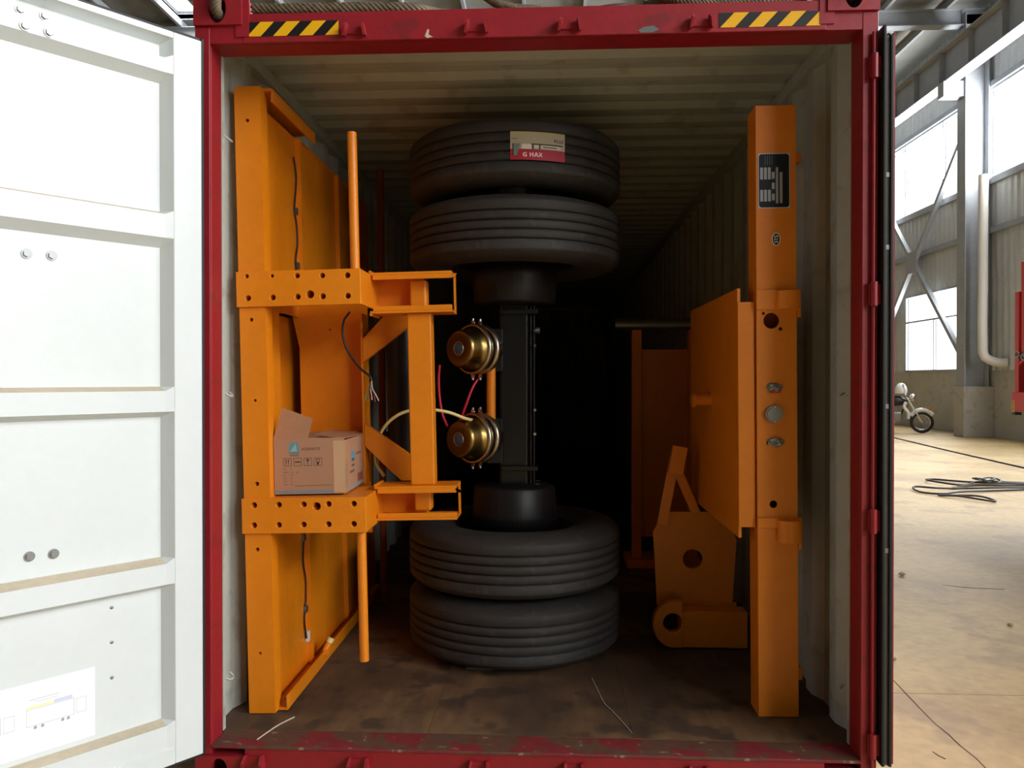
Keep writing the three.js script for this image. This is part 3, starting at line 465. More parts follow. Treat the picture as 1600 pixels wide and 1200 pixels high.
// cardboard box resting on the lower bracket
{
  const b = thing('cardboard_box', 'brown cardboard box with blue logo and one raised flap on the orange bracket', 'box', [-1.037, FL + 0.872, -0.305]);
  b.rotation.z = LEAN; b.rotation.y = 0.02;
  const w = 0.287, h = 0.226, d = 0.39;
  const front = canvasTex(1024, 808, (g, W, H) => {
    g.fillStyle = '#ad7f61'; g.fillRect(0, 0, W, H);
    for (let i = 0; i < 900; i++) { g.fillStyle = `rgba(${90 + rnd() * 60 | 0},${60 + rnd() * 40 | 0},${40 + rnd() * 30 | 0},0.05)`; g.fillRect(rnd() * W, rnd() * H, 4 + rnd() * 60, 1 + rnd() * 4); }
    g.fillStyle = '#5f8f96'; g.beginPath(); g.moveTo(215, 200); g.lineTo(235, 70); g.lineTo(360, 55); g.lineTo(370, 205); g.closePath(); g.fill();
    g.fillStyle = '#87adb0'; g.beginPath(); g.moveTo(240, 190); g.lineTo(320, 75); g.lineTo(340, 190); g.closePath(); g.fill();
    g.fillStyle = '#50737a'; g.fillRect(215, 205, 158, 14); g.fillStyle = '#7a6a58'; g.fillRect(232, 234, 128, 26);
    g.fillStyle = '#5f4a3c'; g.font = 'bold 58px sans-serif'; g.fillText('KORMATE', 405, 178);
    g.strokeStyle = '#4f3b30'; g.lineWidth = 7; for (let k = 0; k < 4; k++) g.strokeRect(140 + k * 148, 290, 112, 108);
    g.fillStyle = '#3f2e26'; g.lineWidth = 9;
    for (const x of [172, 206]) { g.fillRect(x, 320, 9, 58); g.beginPath(); g.moveTo(x - 9, 328); g.lineTo(x + 4, 304); g.lineTo(x + 18, 328); g.fill(); }
    g.fillRect(304, 334, 82, 18); g.beginPath(); g.moveTo(436 + 30, 304); g.lineTo(436 + 78, 304); g.lineTo(436 + 60, 345); g.lineTo(436 + 60, 385); g.lineTo(436 + 50, 385); g.lineTo(436 + 50, 345); g.fill();
    g.fillRect(622, 350, 32, 36); g.strokeRect(616, 306, 44, 42);
    g.font = '26px sans-serif'; ['P/N:', 'MODEL:', 'QTY:', 'G.W.:', 'N.W.:', 'MEAS:'].forEach((t, i) => { g.fillText(t, 130, 455 + i * 44); g.fillText(['01', '- SB', 'PCS', 'KG', 'KG', 'CM'][i], 232, 455 + i * 44); });
    g.fillText('-NB', 310, 500);
    g.strokeStyle = '#7d6f4a'; g.lineWidth = 14; g.beginPath(); g.moveTo(286, 690); g.lineTo(840, 680); g.stroke();
    g.fillStyle = '#75868c'; g.fillRect(0, H - 56, W, 44);
  });
  const side = canvasTex(512, 512, (g, W, H) => {
    g.fillStyle = '#b08363'; g.fillRect(0, 0, W, H);
    for (let i = 0; i < 300; i++) { g.fillStyle = `rgba(${200 + rnd() * 40 | 0},${160 + rnd() * 30 | 0},${120 + rnd() * 30 | 0},0.06)`; g.fillRect(rnd() * W, rnd() * H, 3 + rnd() * 10, 20 + rnd() * 160); }
    g.fillStyle = '#6c93a0'; g.fillRect(150, 150, 92, 100); g.fillStyle = '#4c5a58'; g.fillRect(160, 222, 60, 26); g.fillRect(155, 278, 66, 22); g.fillStyle = '#7a5a44'; g.fillRect(110, 330, 110, 26); g.fillRect(260, 180, 120, 22); g.fillStyle = '#8a4a38'; g.fillRect(290, 390, 120, 80);
    g.fillStyle = '#8296a0'; g.fillRect(0, H - 40, W * 0.8, 26);
  });
  const t = 0.004;
  const facePart = (name, geo, m) => part(name, geo, m, b, true);
  const uvPlane = (g, ax, a0, a1, b0, b1) => { const p = g.attributes.position, u = g.attributes.uv; for (let i = 0; i < p.count; i++) u.setXY(i, ((ax === 'x' ? p.getX(i) : -p.getZ(i)) - a0) / (a1 - a0), (p.getY(i) - b0) / (b1 - b0)); return g; };
  facePart('front_side', uvPlane(bx(0, w, 0, h, -t, 0), 'x', 0, w, 0, h), M({ map: front, roughness: 0.85 }));
  facePart('right_side', uvPlane(bx(w - t, w, 0, h - 0.012, -d, -t), 'z', 0, d, 0, h), M({ map: side, roughness: 0.8 }));
  part('left_side', bx(0, t, 0, h, -d, -t), mat.cardboard, b); part('back_side', bx(t, w - t, 0, h, -d, -d + t), mat.cardboard, b); part('bottom', bx(t, w - t, 0, t, -d + t, -t), mat.cardboard, b);
  const fl = (pts) => { const g = new THREE.BufferGeometry(); const q = pts.map((p) => V(...p)), n = q[1].clone().sub(q[0]).cross(q[2].clone().sub(q[0])).normalize().multiplyScalar(t / 2), v = []; const A = q.map((p) => p.clone().add(n)), B = q.map((p) => p.clone().sub(n)); const tri = (a, c, e) => v.push(...a.toArray(), ...c.toArray(), ...e.toArray()); tri(A[0], A[1], A[2]); tri(A[0], A[2], A[3]); tri(B[0], B[2], B[1]); tri(B[0], B[3], B[2]); for (let i = 0; i < 4; i++) { const j = (i + 1) % 4; tri(A[i], B[i], B[j]); tri(A[i], B[j], A[j]); } g.setAttribute('position', new THREE.Float32BufferAttribute(v, 3)); g.computeVertexNormals(); return g; };
  part('raised_flap', fl([[0.0, h, -0.002], [0.14, h, -0.002], [0.158, h + 0.078, -0.012], [0.034, h + 0.125, -0.015]]), mat.cardboard, b);
  part('folded_flap', fl([[w - 0.002, h - 0.004, -t], [w - 0.002, h - 0.01, -d], [w - 0.15, h + 0.006, -d + 0.01], [w - 0.13, h + 0.012, -0.03]]), mat.cardboard, b);
  const tapeM = new THREE.MeshPhysicalMaterial({ color: 0xc9a27c, roughness: 0.18, clearcoat: 0.6 });
  part('packing_tape', [bx(w - 0.045, w + 0.0008, 0.004, h - 0.012, 0.0, 0.0007), bx(w, w + 0.0008, 0.004, h - 0.012, -0.05, 0.0)], tapeM, b);
}

// ------------------------------------------------------------------ centre: axle standing on end with twin wheels at both ends
{
  const a = thing('trailer_axle', 'black trailer axle standing on end with twin tyres and two gold brake chambers', 'axle', [-0.106, 0, -1.16]);
  const R = 0.53;
  const tyreProf = () => {
    const p = [], hw = 0.105, g = [-0.063, -0.021, 0.021, 0.063];
    p.push([0.292, -0.105], [0.33, -0.132], [0.40, -0.148], [0.46, -0.146], [0.5, -0.132], [0.521, -0.112]);
    for (const y of g) p.push([R, y - 0.006], [R - 0.018, y - 0.004], [R - 0.018, y + 0.004], [R, y + 0.006]);
    p.splice(6, 0, [R - 0.003, -hw]);
    p.push([R - 0.003, hw], [0.521, 0.112], [0.5, 0.132], [0.46, 0.146], [0.40, 0.148], [0.33, 0.132], [0.292, 0.105]);
    return p;
  };
  const tyreGeo = lathe(tyreProf(), 72);
  const flatten = (g) => { const q = g.toNonIndexed(); q.computeVertexNormals(); return q; };
  const wheels = [[2.52, 1], [2.18, -1], [0.645, 1], [0.33, -1]];
  wheels.forEach(([y, side], i) => {
    const wh = new THREE.Group(); wh.name = 'wheel'; wh.position.y = y; a.add(wh);
    wh.userData = { label: ['topmost tyre carrying a red and white paper sticker', 'second tyre from the top', 'upper tyre of the bottom pair', 'bottom tyre nearest the container floor'][i] };
    const ty = part('tyre', tyreGeo, mat.tyre, wh);
    const d = side;                                            // disc sits towards the partner wheel's far side
    part('rim', [lathe([[0.3, -0.112], [0.288, -0.112], [0.28, -0.09], [0.262, -0.06], [0.262, 0.06], [0.28, 0.09], [0.288, 0.112], [0.3, 0.112]], 48)], mat.blackSteel, wh);
    const disc = new THREE.Shape(); disc.absarc(0, 0, 0.265, 0, Math.PI * 2); const hub = new THREE.Path(); hub.absarc(0, 0, 0.11, 0, Math.PI * 2, true); disc.holes.push(hub);
    for (let k = 0; k < 8; k++) { const q = k / 8 * Math.PI * 2 + 0.2, h = new THREE.Path(); h.absarc(Math.cos(q) * 0.205, Math.sin(q) * 0.205, 0.028, 0, Math.PI * 2, true); disc.holes.push(h); }
    part('wheel_disc', new THREE.ExtrudeGeometry(disc, { depth: 0.012, bevelEnabled: false, curveSegments: 24 }).rotateX(-Math.PI / 2).translate(0, -d * 0.08, 0), mat.blackSteel, wh);
    if (i === 0) {
      const st = canvasTex(512, 296, (g, W, H) => {
        g.fillStyle = '#b9b09a'; g.fillRect(0, 0, W, H); g.fillStyle = '#c0b67c'; g.fillRect(0, 0, W, 26);
        g.fillStyle = '#b02034'; g.fillRect(0, H * 0.62, W, H * 0.38);
        g.fillStyle = '#7d8c84'; g.beginPath(); g.moveTo(30, 125); g.lineTo(95, 125); g.lineTo(60, 250); g.lineTo(20, 250); g.fill(); g.fillStyle = '#2c2c2c'; g.fillRect(20, 125, 10, 125);
        g.fillStyle = '#e9e7dc'; g.fillRect(105, 130, 90, 52); g.fillStyle = '#35322e'; g.fillRect(190, 124, 300, 12); g.fillRect(196, 134, 16, 48); g.fillRect(262, 136, 12, 46);
        g.fillStyle = '#d8d2c4'; g.fillRect(215, 140, 46, 30); g.fillRect(280, 140, 190, 34); g.fillStyle = '#4a4640'; g.fillRect(300, 154, 130, 10);
        g.fillStyle = '#a02838'; g.font = 'bold 30px sans-serif'; g.fillText('◆', 22, 80); g.fillRect(14, 72, 56, 6);
        g.fillStyle = '#1a1a1a'; g.font = 'bold 44px sans-serif'; g.save(); g.translate(500, 66); g.rotate(Math.PI); g.fillText('TT74', 0, 0); g.restore();
        g.fillStyle = '#f6e6e0'; g.font = 'bold 62px sans-serif'; g.fillText('G HAX', 110, 262);
      });
      const geo = new THREE.CylinderGeometry(R + 0.002, R + 0.002, 0.124, 24, 1, true, -0.02, 0.47); geo.rotateY(0.03);
      const inner = new THREE.CylinderGeometry(R + 0.0012, R + 0.0012, 0.124, 24, 1, true, -0.02, 0.47).rotateY(0.03);
      const smt = M({ map: st, roughness: 0.55, side: THREE.DoubleSide });
      part('paper_sticker', geo.translate(0, 0.0, 0), smt, ty, true); inner.dispose();
    }
  });
  part('hub', [lathe([[0, 0.158], [0.08, 0.158], [0.09, 0.17], [0.11, 0.24], [0.12, 0.26], [0.12, 0.5], [0, 0.5]], 32), lathe([[0, 2.32], [0.12, 2.32], [0.12, 2.58], [0.1, 2.62], [0.08, 2.67], [0, 2.67]], 32)], mat.blackSteel, a);
  part('brake_drum', [lathe([[0.1, 0.74], [0.21, 0.745], [0.215, 0.82], [0.205, 0.95], [0.16, 0.965], [0.1, 0.97]], 48), lathe([[0.1, 1.86], [0.16, 1.865], [0.205, 1.88], [0.215, 2.0], [0.21, 2.09], [0.1, 2.095]], 48)], mat.brakeDrum, a);
  part('axle_beam', bx(-0.072, 0.072, 0.9, 1.92, -0.072, 0.072, 0.012), mat.blackSteel, a);
  for (const y of [1.83, 1.05]) {
    const s = part('spring_seat', bx(-0.06, 0.12, y - 0.012, y + 0.012, -0.1, 0.1, 0.004), mat.blackSteel, a);
    for (const z of [-0.06, 0.06]) part('u_bolt_nut', new THREE.CylinderGeometry(0.014, 0.014, 0.02, 6).rotateZ(Math.PI / 2).translate(0.118, y - 0.09, z), mat.steel, s);
  }
  for (const x of [0.083, 0.1]) part('u_bolt', rod([x, 0.95, 0.05], [x, 1.9, 0.05], 0.006, 8), mat.blackSteel, a);
  for (const [y, z] of [[1.735, 0.075], [1.66, 0.075], [1.34, 0.075], [1.22, 0.075]]) part('bolt_head', new THREE.CylinderGeometry(0.008, 0.008, 0.016, 6).rotateX(Math.PI / 2).translate(0.105, y, z), mat.chrome, a);
  // two brake chambers pointing out to the left
  const cham = (y) => {
    const g = new THREE.Group(); g.name = 'brake_chamber'; a.add(g); g.position.set(-0.16, y, 0.265);
    g.quaternion.setFromUnitVectors(V(0, 1, 0), V(-0.62, 0.0, 0.78).normalize()); g.scale.setScalar(1.1);
    part('chamber_body', lathe([[0, -0.07], [0.075, -0.07], [0.092, -0.055], [0.098, -0.02], [0.098, -0.012], [0.092, -0.008], [0.092, 0.03], [0.1, 0.034], [0.1, 0.04], [0.088, 0.05], [0.082, 0.072], [0.08, 0.105], [0.074, 0.118], [0.068, 0.121], [0.03, 0.121], [0.026, 0.116], [0, 0.116]], 56), mat.zinc, g);
    part('clamp_band', [lathe([[0.098, -0.02], [0.107, -0.024], [0.109, -0.016], [0.107, -0.006], [0.098, -0.002]], 56), lathe([[0.1, 0.026], [0.108, 0.024], [0.11, 0.034], [0.108, 0.044], [0.099, 0.046]], 56)], mat.zincPale, g);
    part('release_plug', lathe([[0, 0.124], [0.02, 0.124], [0.024, 0.121], [0.024, 0.116]], 24), mat.bluePlug, g);
    part('plug_ring', new THREE.TorusGeometry(0.027, 0.003, 8, 28).rotateX(Math.PI / 2).translate(0, 0.121, 0), mat.zincPale, g);
    const inv = g.quaternion.clone().invert(), upv = V(0, 1, 0).applyQuaternion(inv);
    for (const s of [1, -1]) for (const k of [-0.012, 0.034]) { const c = upv.clone().multiplyScalar(s * 0.116).add(V(0, k, 0)); part('clamp_bolt', [rod([c.x, c.y, c.z], [c.x + upv.x * s * 0.016, c.y + upv.y * s * 0.016, c.z + upv.z * s * 0.016], 0.006, 8), new THREE.CylinderGeometry(0.009, 0.009, 0.009, 6).translate(c.x, c.y, c.z)], mat.chrome, g); }
    return g;
  };
  cham(1.635); cham(1.215);
  part('chamber_bracket', [bx(-0.13, -0.05, 1.08, 1.3, 0.03, 0.16, 0.006), bx(-0.13, -0.05, 1.53, 1.74, 0.03, 0.16, 0.006)], mat.blackSteel, a);
  part('torque_rod', rod([-0.105, 1.28, 0.2], [-0.105, 1.56, 0.2], 0.022, 16), mat.orange, a);
  part('air_hose', tube([[-0.34, 1.56, 0.3], [-0.345, 1.5, 0.3], [-0.34, 1.4, 0.3], [-0.325, 1.32, 0.3], [-0.305, 1.27, 0.29]], 0.0065, 30, 8), mat.hoseRed, a);
  part('air_hose', tube([[-0.16, 1.5, 0.24], [-0.185, 1.46, 0.26], [-0.215, 1.38, 0.28], [-0.235, 1.32, 0.28], [-0.24, 1.28, 0.27]], 0.0065, 30, 8), mat.hoseRed, a);
}

// ------------------------------------------------------------------ right: orange main beam with plate, straps and nameplate
{
  const b = thing('trailer_beam', 'tall orange box beam at the right with a black nameplate and riveted straps', 'beam', [0.901, FL + 0.002, -0.333]);
  b.rotation.z = 0.0075;
  const O = mat.orange, hole = [[0.0575, 1.567, 0.031], [0.062, 0.842, 0.015], [0.027, 1.596, 0.006], [0.093, 1.535, 0.007]];
  part('box_beam', [plate(rect(0, 0.156, 0, 2.415), hole, 0, 0.008, 0.001), bx(0, 0.008, 0, 2.415, -0.12, -0.008), bx(0.148, 0.156, 0, 2.415, -0.12, -0.008), bx(0.008, 0.148, 0, 2.415, -0.12, -0.112), bx(0.008, 0.148, 2.407, 2.415, -0.112, -0.008)], O, b);
  // nameplate
  const np = canvasTex(512, 896, (g, W, H) => {
    g.fillStyle = '#b9bcc0'; g.fillRect(0, 0, W, H); g.fillStyle = '#16191d'; g.beginPath(); g.roundRect(14, 14, W - 28, H - 28, 46); g.fill();
    g.fillStyle = '#a9abae';
    for (const y of [[230, 195], [595, 190]]) for (const x of [34, 96, 158]) g.fillRect(x, y[0], 46, y[1]);
    for (const y of [[305, 110], [480, 105], [660, 110]]) g.fillRect(220, y[0], 46, y[1]); g.fillRect(284, 230, 40, 590); g.fillRect(346, 310, 44, 505);
    g.fillStyle = '#5c6066'; for (let k = 0; k < 4; k++) g.fillRect(110 + k * 36, 40, 12, 150);
    g.fillStyle = '#4b4f55'; g.fillRect(224, 425, 40, 12); g.fillRect(224, 600, 40, 14); g.fillRect(224, 630, 40, 10);
  });
  const pg = bx(-0.003, 0.121, 2.01, 2.226, 0.0002, 0.0022); { const p = pg.attributes.position, u = pg.attributes.uv; for (let i = 0; i < p.count; i++) u.setXY(i, (p.getX(i) + 0.003) / 0.124, (p.getY(i) - 2.01) / 0.216); }
  part('nameplate', pg.translate(0.011, 0.0, 0), M({ map: np, roughness: 0.4, metalness: 0.3 }), b, true);
  const lg = canvasTex(256, 384, (g, W, H) => {
    g.fillStyle = '#e6e4df'; g.fillRect(0, 0, W, H); g.fillStyle = '#17130f'; g.beginPath(); g.ellipse(W / 2, H / 2, 104, 168, 0, 0, 7); g.fill();
    g.save(); g.translate(W / 2, H / 2); g.rotate(-Math.PI / 2); g.fillStyle = '#e8e6e0'; g.font = 'bold 150px sans-serif'; g.textAlign = 'center'; g.fillText('STS', 0, 54); g.restore();
  });
  const el = new THREE.Shape(); el.absellipse(0, 0, 0.0165, 0.026, 0, Math.PI * 2); const eg = new THREE.ExtrudeGeometry(el, { depth: 0.001, bevelEnabled: false, curveSegments: 24 }); { const p = eg.attributes.position, u = eg.attributes.uv; for (let i = 0; i < p.count; i++) u.setXY(i, p.getX(i) / 0.033 + 0.5, p.getY(i) / 0.052 + 0.5); }
  part('oval_logo_sticker', eg.translate(0.0775, 1.888, 0.0002), M({ map: lg, roughness: 0.5 }), b, true);
  // straps with a rounded keeper
  for (const [y0, y1, lo] of [[1.61, 1.69, 0], [0.694, 0.79, 1]]) {
    const s = part('clamp_strap', [bx(-0.002, 0.17, y0 + (lo ? 0.055 : 0), y1 - (lo ? 0.0 : 0), 0.001, 0.008, 0.002), bx(0.158, 0.172, y0 - 0.03, y1, -0.06, 0.002, 0.002)], O, b);
    part('strap_keeper', plate(Array.from({ length: 13 }, (_, i) => [0.122 - 0.047 * Math.cos(i / 12 * Math.PI), 0.045 * Math.sin(i / 12 * Math.PI)]), [], 0, y1 - y0 - 0.01).rotateX(Math.PI / 2).translate(0, y0 + 0.002, 0.006), O, s);
  }
  // lamp socket: round grey lid with two crumpled foil terminals
  const lid = part('socket_lid', [rod([0.063, 1.199, 0.0], [0.063, 1.199, 0.016], 0.034, 28), rod([0.063, 1.199, 0.016], [0.063, 1.199, 0.02], 0.028, 28)], mat.steel, b);
  part('lid_screw', [new THREE.SphereGeometry(0.005, 10, 8).translate(0.063, 1.172, 0.021), new THREE.SphereGeometry(0.005, 10, 8).translate(0.063, 1.226, 0.021)], mat.chrome, lid);
  for (const [y, s] of [[1.303, 3], [1.088, 8]]) { const g = new THREE.IcosahedronGeometry(0.03, 2), p = g.attributes.position; for (let i = 0; i < p.count; i++) { const k = 0.7 + 0.5 * hash(Math.round(p.getX(i) * 900), Math.round(p.getY(i) * 900) + Math.round(p.getZ(i) * 500), s); p.setXYZ(i, p.getX(i) * k * 1.05, p.getY(i) * k * 0.62, Math.max(p.getZ(i) * k * 0.5, -0.002)); } g.computeVertexNormals(); part('foil_wrapped_terminal', g.translate(0.068, y, 0.003), mat.steel, b); }
  part('red_terminal', bx(0.05, 0.09, 1.282, 1.292, 0.0, 0.012, 0.003), mat.wireRed, b);
  // side plate running back, edge strip and pivot pin
  part('edge_plate', bx(-0.07, -0.004, 0.748, 1.644, -0.03, -0.014, 0.002), O, b);
  part('side_plate', [bx(-0.068, -0.056, 0.704, 1.33, -1.05, -0.062), bx(-0.068, -0.056, 1.33, 1.699, -1.05, -0.03), bx(-0.068, -0.056, 0.704, 1.33, -0.054, -0.03), bx(-0.068, -0.056, 0.704, 1.05, -0.062, -0.054)], O, b);
  part('plate_stay', [bx(-0.056, 0.0, 0.8, 0.83, -0.11, -0.04), bx(-0.056, 0.0, 1.55, 1.58, -0.11, -0.04)], O, b);
  part('pivot_pin', [rod([-0.056, 1.24, -0.55], [-0.15, 1.24, -0.55], 0.026, 18), rod([-0.14, 1.24, -0.55], [-0.155, 1.24, -0.55], 0.034, 18)], O, b);
  part('lift_lug', bx(0.156, 0.19, 2.2, 2.24, -0.1, -0.04, 0.004), O, b);
  part('lift_lug', bx(0.156, 0.185, 0.13, 0.18, -0.1, -0.04, 0.004), O, b);
}

// ------------------------------------------------------------------ right, deeper: drawbar, support stand
{
  const d = thing('drawbar', 'orange drawbar with a round towing eye lying behind the right beam', 'drawbar', [0.6, FL + 0.003, -1.1]);
  const eye = []; for (let i = 0; i <= 20; i++) { const q = Math.PI / 2 + i / 20 * Math.PI; eye.push([0.085 + 0.1 * Math.cos(q), 0.12 + 0.115 * Math.sin(q)]); }
  part('towing_eye', plate([...eye, [0.13, 0.005], [0.13, 0.235]], [[0.082, 0.128, 0.048]], 0.02, 0.05, 0.004), mat.orange, d);
  part('drawbar_arm', bx(0.125, 0.45, 0.005, 0.185, -0.09, 0.012, 0.006), mat.orange, d);
  part('drawbar_plate', plate([[0.02, 0.185], [0.4, 0.185], [0.42, 0.52], [0.36, 0.66], [0.06, 0.66], [0.0, 0.56]], [[0.2, 0.42, 0.05]], -0.1, 0.016), mat.orange, d);
  part('drawbar_plate_foot', bx(0.125, 0.42, 0.0, 0.2, -0.116, -0.095), mat.orange, d);
  part('lever_handle', bar([0.1, 0.86, -0.03], [0.125, 1.0, -0.03], 0.075, 0.03, V(0, 0, 1), 0.004), mat.orange, d);
  part('lever_bar', bar([0.11, 0.89, -0.06], [0.215, 0.655, -0.095], 0.045, 0.02, V(0, 0, 1), 0.003), mat.orange, d);
  part('upright_strap', bar([0.04, 0.6, -0.07], [0.1, 0.94, -0.05], 0.05, 0.012, V(0, 0, 1)), mat.orange, d);

  const s = thing('support_stand', 'upright orange support stand with a pale tube across its top, deep behind the right beam', 'stand', [0.64, FL + 0.001, -2.8]);
  const dk = mat.orange;
  for (const x of [0.02, 0.42]) part('upright', bx(x, x + 0.07, 0, 1.69, -0.06, 0, 0.004), dk, s);
  part('back_panel', bx(0.09, 0.42, 0.2, 1.55, -0.05, -0.035), dk, s);
  part('cross_tube', rod([-0.1, 1.73, -0.03], [0.47, 1.73, -0.03], 0.042, 18), mat.steel, s);
  part('foot_bar', bx(-0.02, 0.5, 0, 0.06, -0.2, 0.1, 0.004), dk, s);

  const p = thing('steel_pole', 'thin rusty brown pole standing on the container floor left of the tyres', 'pole', [-0.93, FL + 0.003, -1.85]);
  part('shaft', rod([0, 0.0, 0], [-0.02, 2.6, 0], 0.022, 12), mat.rust, p); part('foot', rod([0, 0.0, 0], [0, 0.012, 0], 0.07, 16), mat.rust, p);
}

// ------------------------------------------------------------------ small things on the container floor
tag(part('steel_strip', bx(-0.313, -0.19, FL + 0.0005, FL + 0.012, -0.79, -0.765, 0.002), mat.steel), 'short bright steel strip on the floor in front of the bottom tyre', 'strip');
tag(part('thread', tube([[0.262, FL + 0.002, -0.695], [0.28, FL + 0.002, -0.56], [0.3, FL + 0.002, -0.426], [0.322, FL + 0.002, -0.366], [0.36, FL + 0.002, -0.25], [0.385, FL + 0.002, -0.165]], 0.0014, 40, 5), mat.wireWhite), 'thin pale thread lying on the container floor', 'thread');
tag(part('wood_splinter', tube([[-0.935, FL + 0.003, -0.235], [-0.97, FL + 0.003, -0.17], [-0.992, FL + 0.004, -0.1], [-1.01, FL + 0.003, -0.04]], 0.0028, 20, 6), mat.dust), 'pale chalky streak of plaster by the foot of the orange frame', 'debris');

// ------------------------------------------------------------------ wire ropes and cables on top of the container
function strandRope(pts, r, n = 6, turns = 9) {
  const c = new THREE.CatmullRomCurve3(pts.map((p) => V(...p))), N = 220, fr = c.computeFrenetFrames(N), out = [];
  for (let k = 0; k < n; k++) {
    const q = []; for (let i = 0; i <= N; i++) { const a = i / N * turns * 2 * Math.PI + k / n * 2 * Math.PI; q.push(c.getPointAt(i / N).add(fr.normals[i].clone().multiplyScalar(Math.cos(a) * r * 0.62)).add(fr.binormals[i].clone().multiplyScalar(Math.sin(a) * r * 0.62))); }
    out.push(new THREE.TubeGeometry(new THREE.CatmullRomCurve3(q), N, r * 0.4, 5));
  }
  return out;
}
{
  const top = 2.823;
  tag(part('wire_rope', strandRope([[-1.02, top + 0.036, -0.05], [-0.85, top + 0.026, -0.035], [-0.6, top + 0.026, -0.04], [-0.42, top + 0.028, -0.06], [-0.36, top + 0.045, -0.13], [-0.26, top + 0.09, -0.28], [-0.2, top + 0.105, -0.5]], 0.022, 6, 10), mat.rope), 'thick frayed wire rope lying along the left half of the container header', 'wire rope');
  tag(part('wire_rope', strandRope([[-0.2, top + 0.14, -0.16], [-0.17, top + 0.08, -0.07], [-0.12, top + 0.035, -0.045], [-0.05, top + 0.02, -0.05], [0.04, top + 0.02, -0.07]], 0.015, 6, 9), mat.rope), 'thinner wire rope crossing the header left of its middle', 'wire rope');
  tag(part('wire_rope', strandRope([[0.44, top + 0.09, -0.2], [0.5, top + 0.055, -0.09], [0.56, top + 0.028, -0.06], [0.7, top + 0.02, -0.06], [0.86, top + 0.022, -0.06], [0.99, top + 0.035, -0.08]], 0.018, 6, 8), mat.rope), 'wire rope lying on the header towards its right corner', 'wire rope');
  tag(part('power_cable', tube([[0.17, top + 0.06, -0.16], [0.22, top + 0.014, -0.07], [0.28, top + 0.012, -0.05], [0.34, top + 0.03, -0.08], [0.4, top + 0.06, -0.16]], 0.011, 40, 8), mat.hoseBlack), 'black cable looped over the middle of the container header', 'cable');
  const hookL = thing('lifting_sling_end', 'frayed wire sling end hooked into the top left corner casting', 'sling', [-1.13, 2.8, 0.012]);
  part('sling_eye', strandRope([[0.03, 0.2, -0.02], [0.025, 0.12, 0.02], [0.012, 0.07, 0.03], [0.0, 0.03, 0.012], [0.0, 0.022, -0.035], [0.0, 0.03, -0.06]], 0.02, 6, 4), mat.rope, hookL);
  part('sling_wrap', tube([[0.03, 0.1, 0.024], [0.016, 0.07, 0.045], [-0.004, 0.06, 0.035]], 0.012, 16, 8), mat.dust, hookL);
  const hookR = thing('lifting_hook', 'dark steel lifting hook set in the top right corner casting', 'hook', [1.13, 2.8, 0.012]);
  part('hook_shank', tube([[0.012, 0.14, 0.03], [0.012, 0.08, 0.028], [0.008, 0.045, 0.016], [0.0, 0.028, -0.02], [0.0, 0.03, -0.06]], 0.02, 24, 10), mat.blackSteel, hookR);
  part('hook_latch', tube([[0.026, 0.11, 0.048], [0.022, 0.07, 0.046], [0.014, 0.045, 0.032]], 0.006, 16, 8), mat.steel, hookR);
}

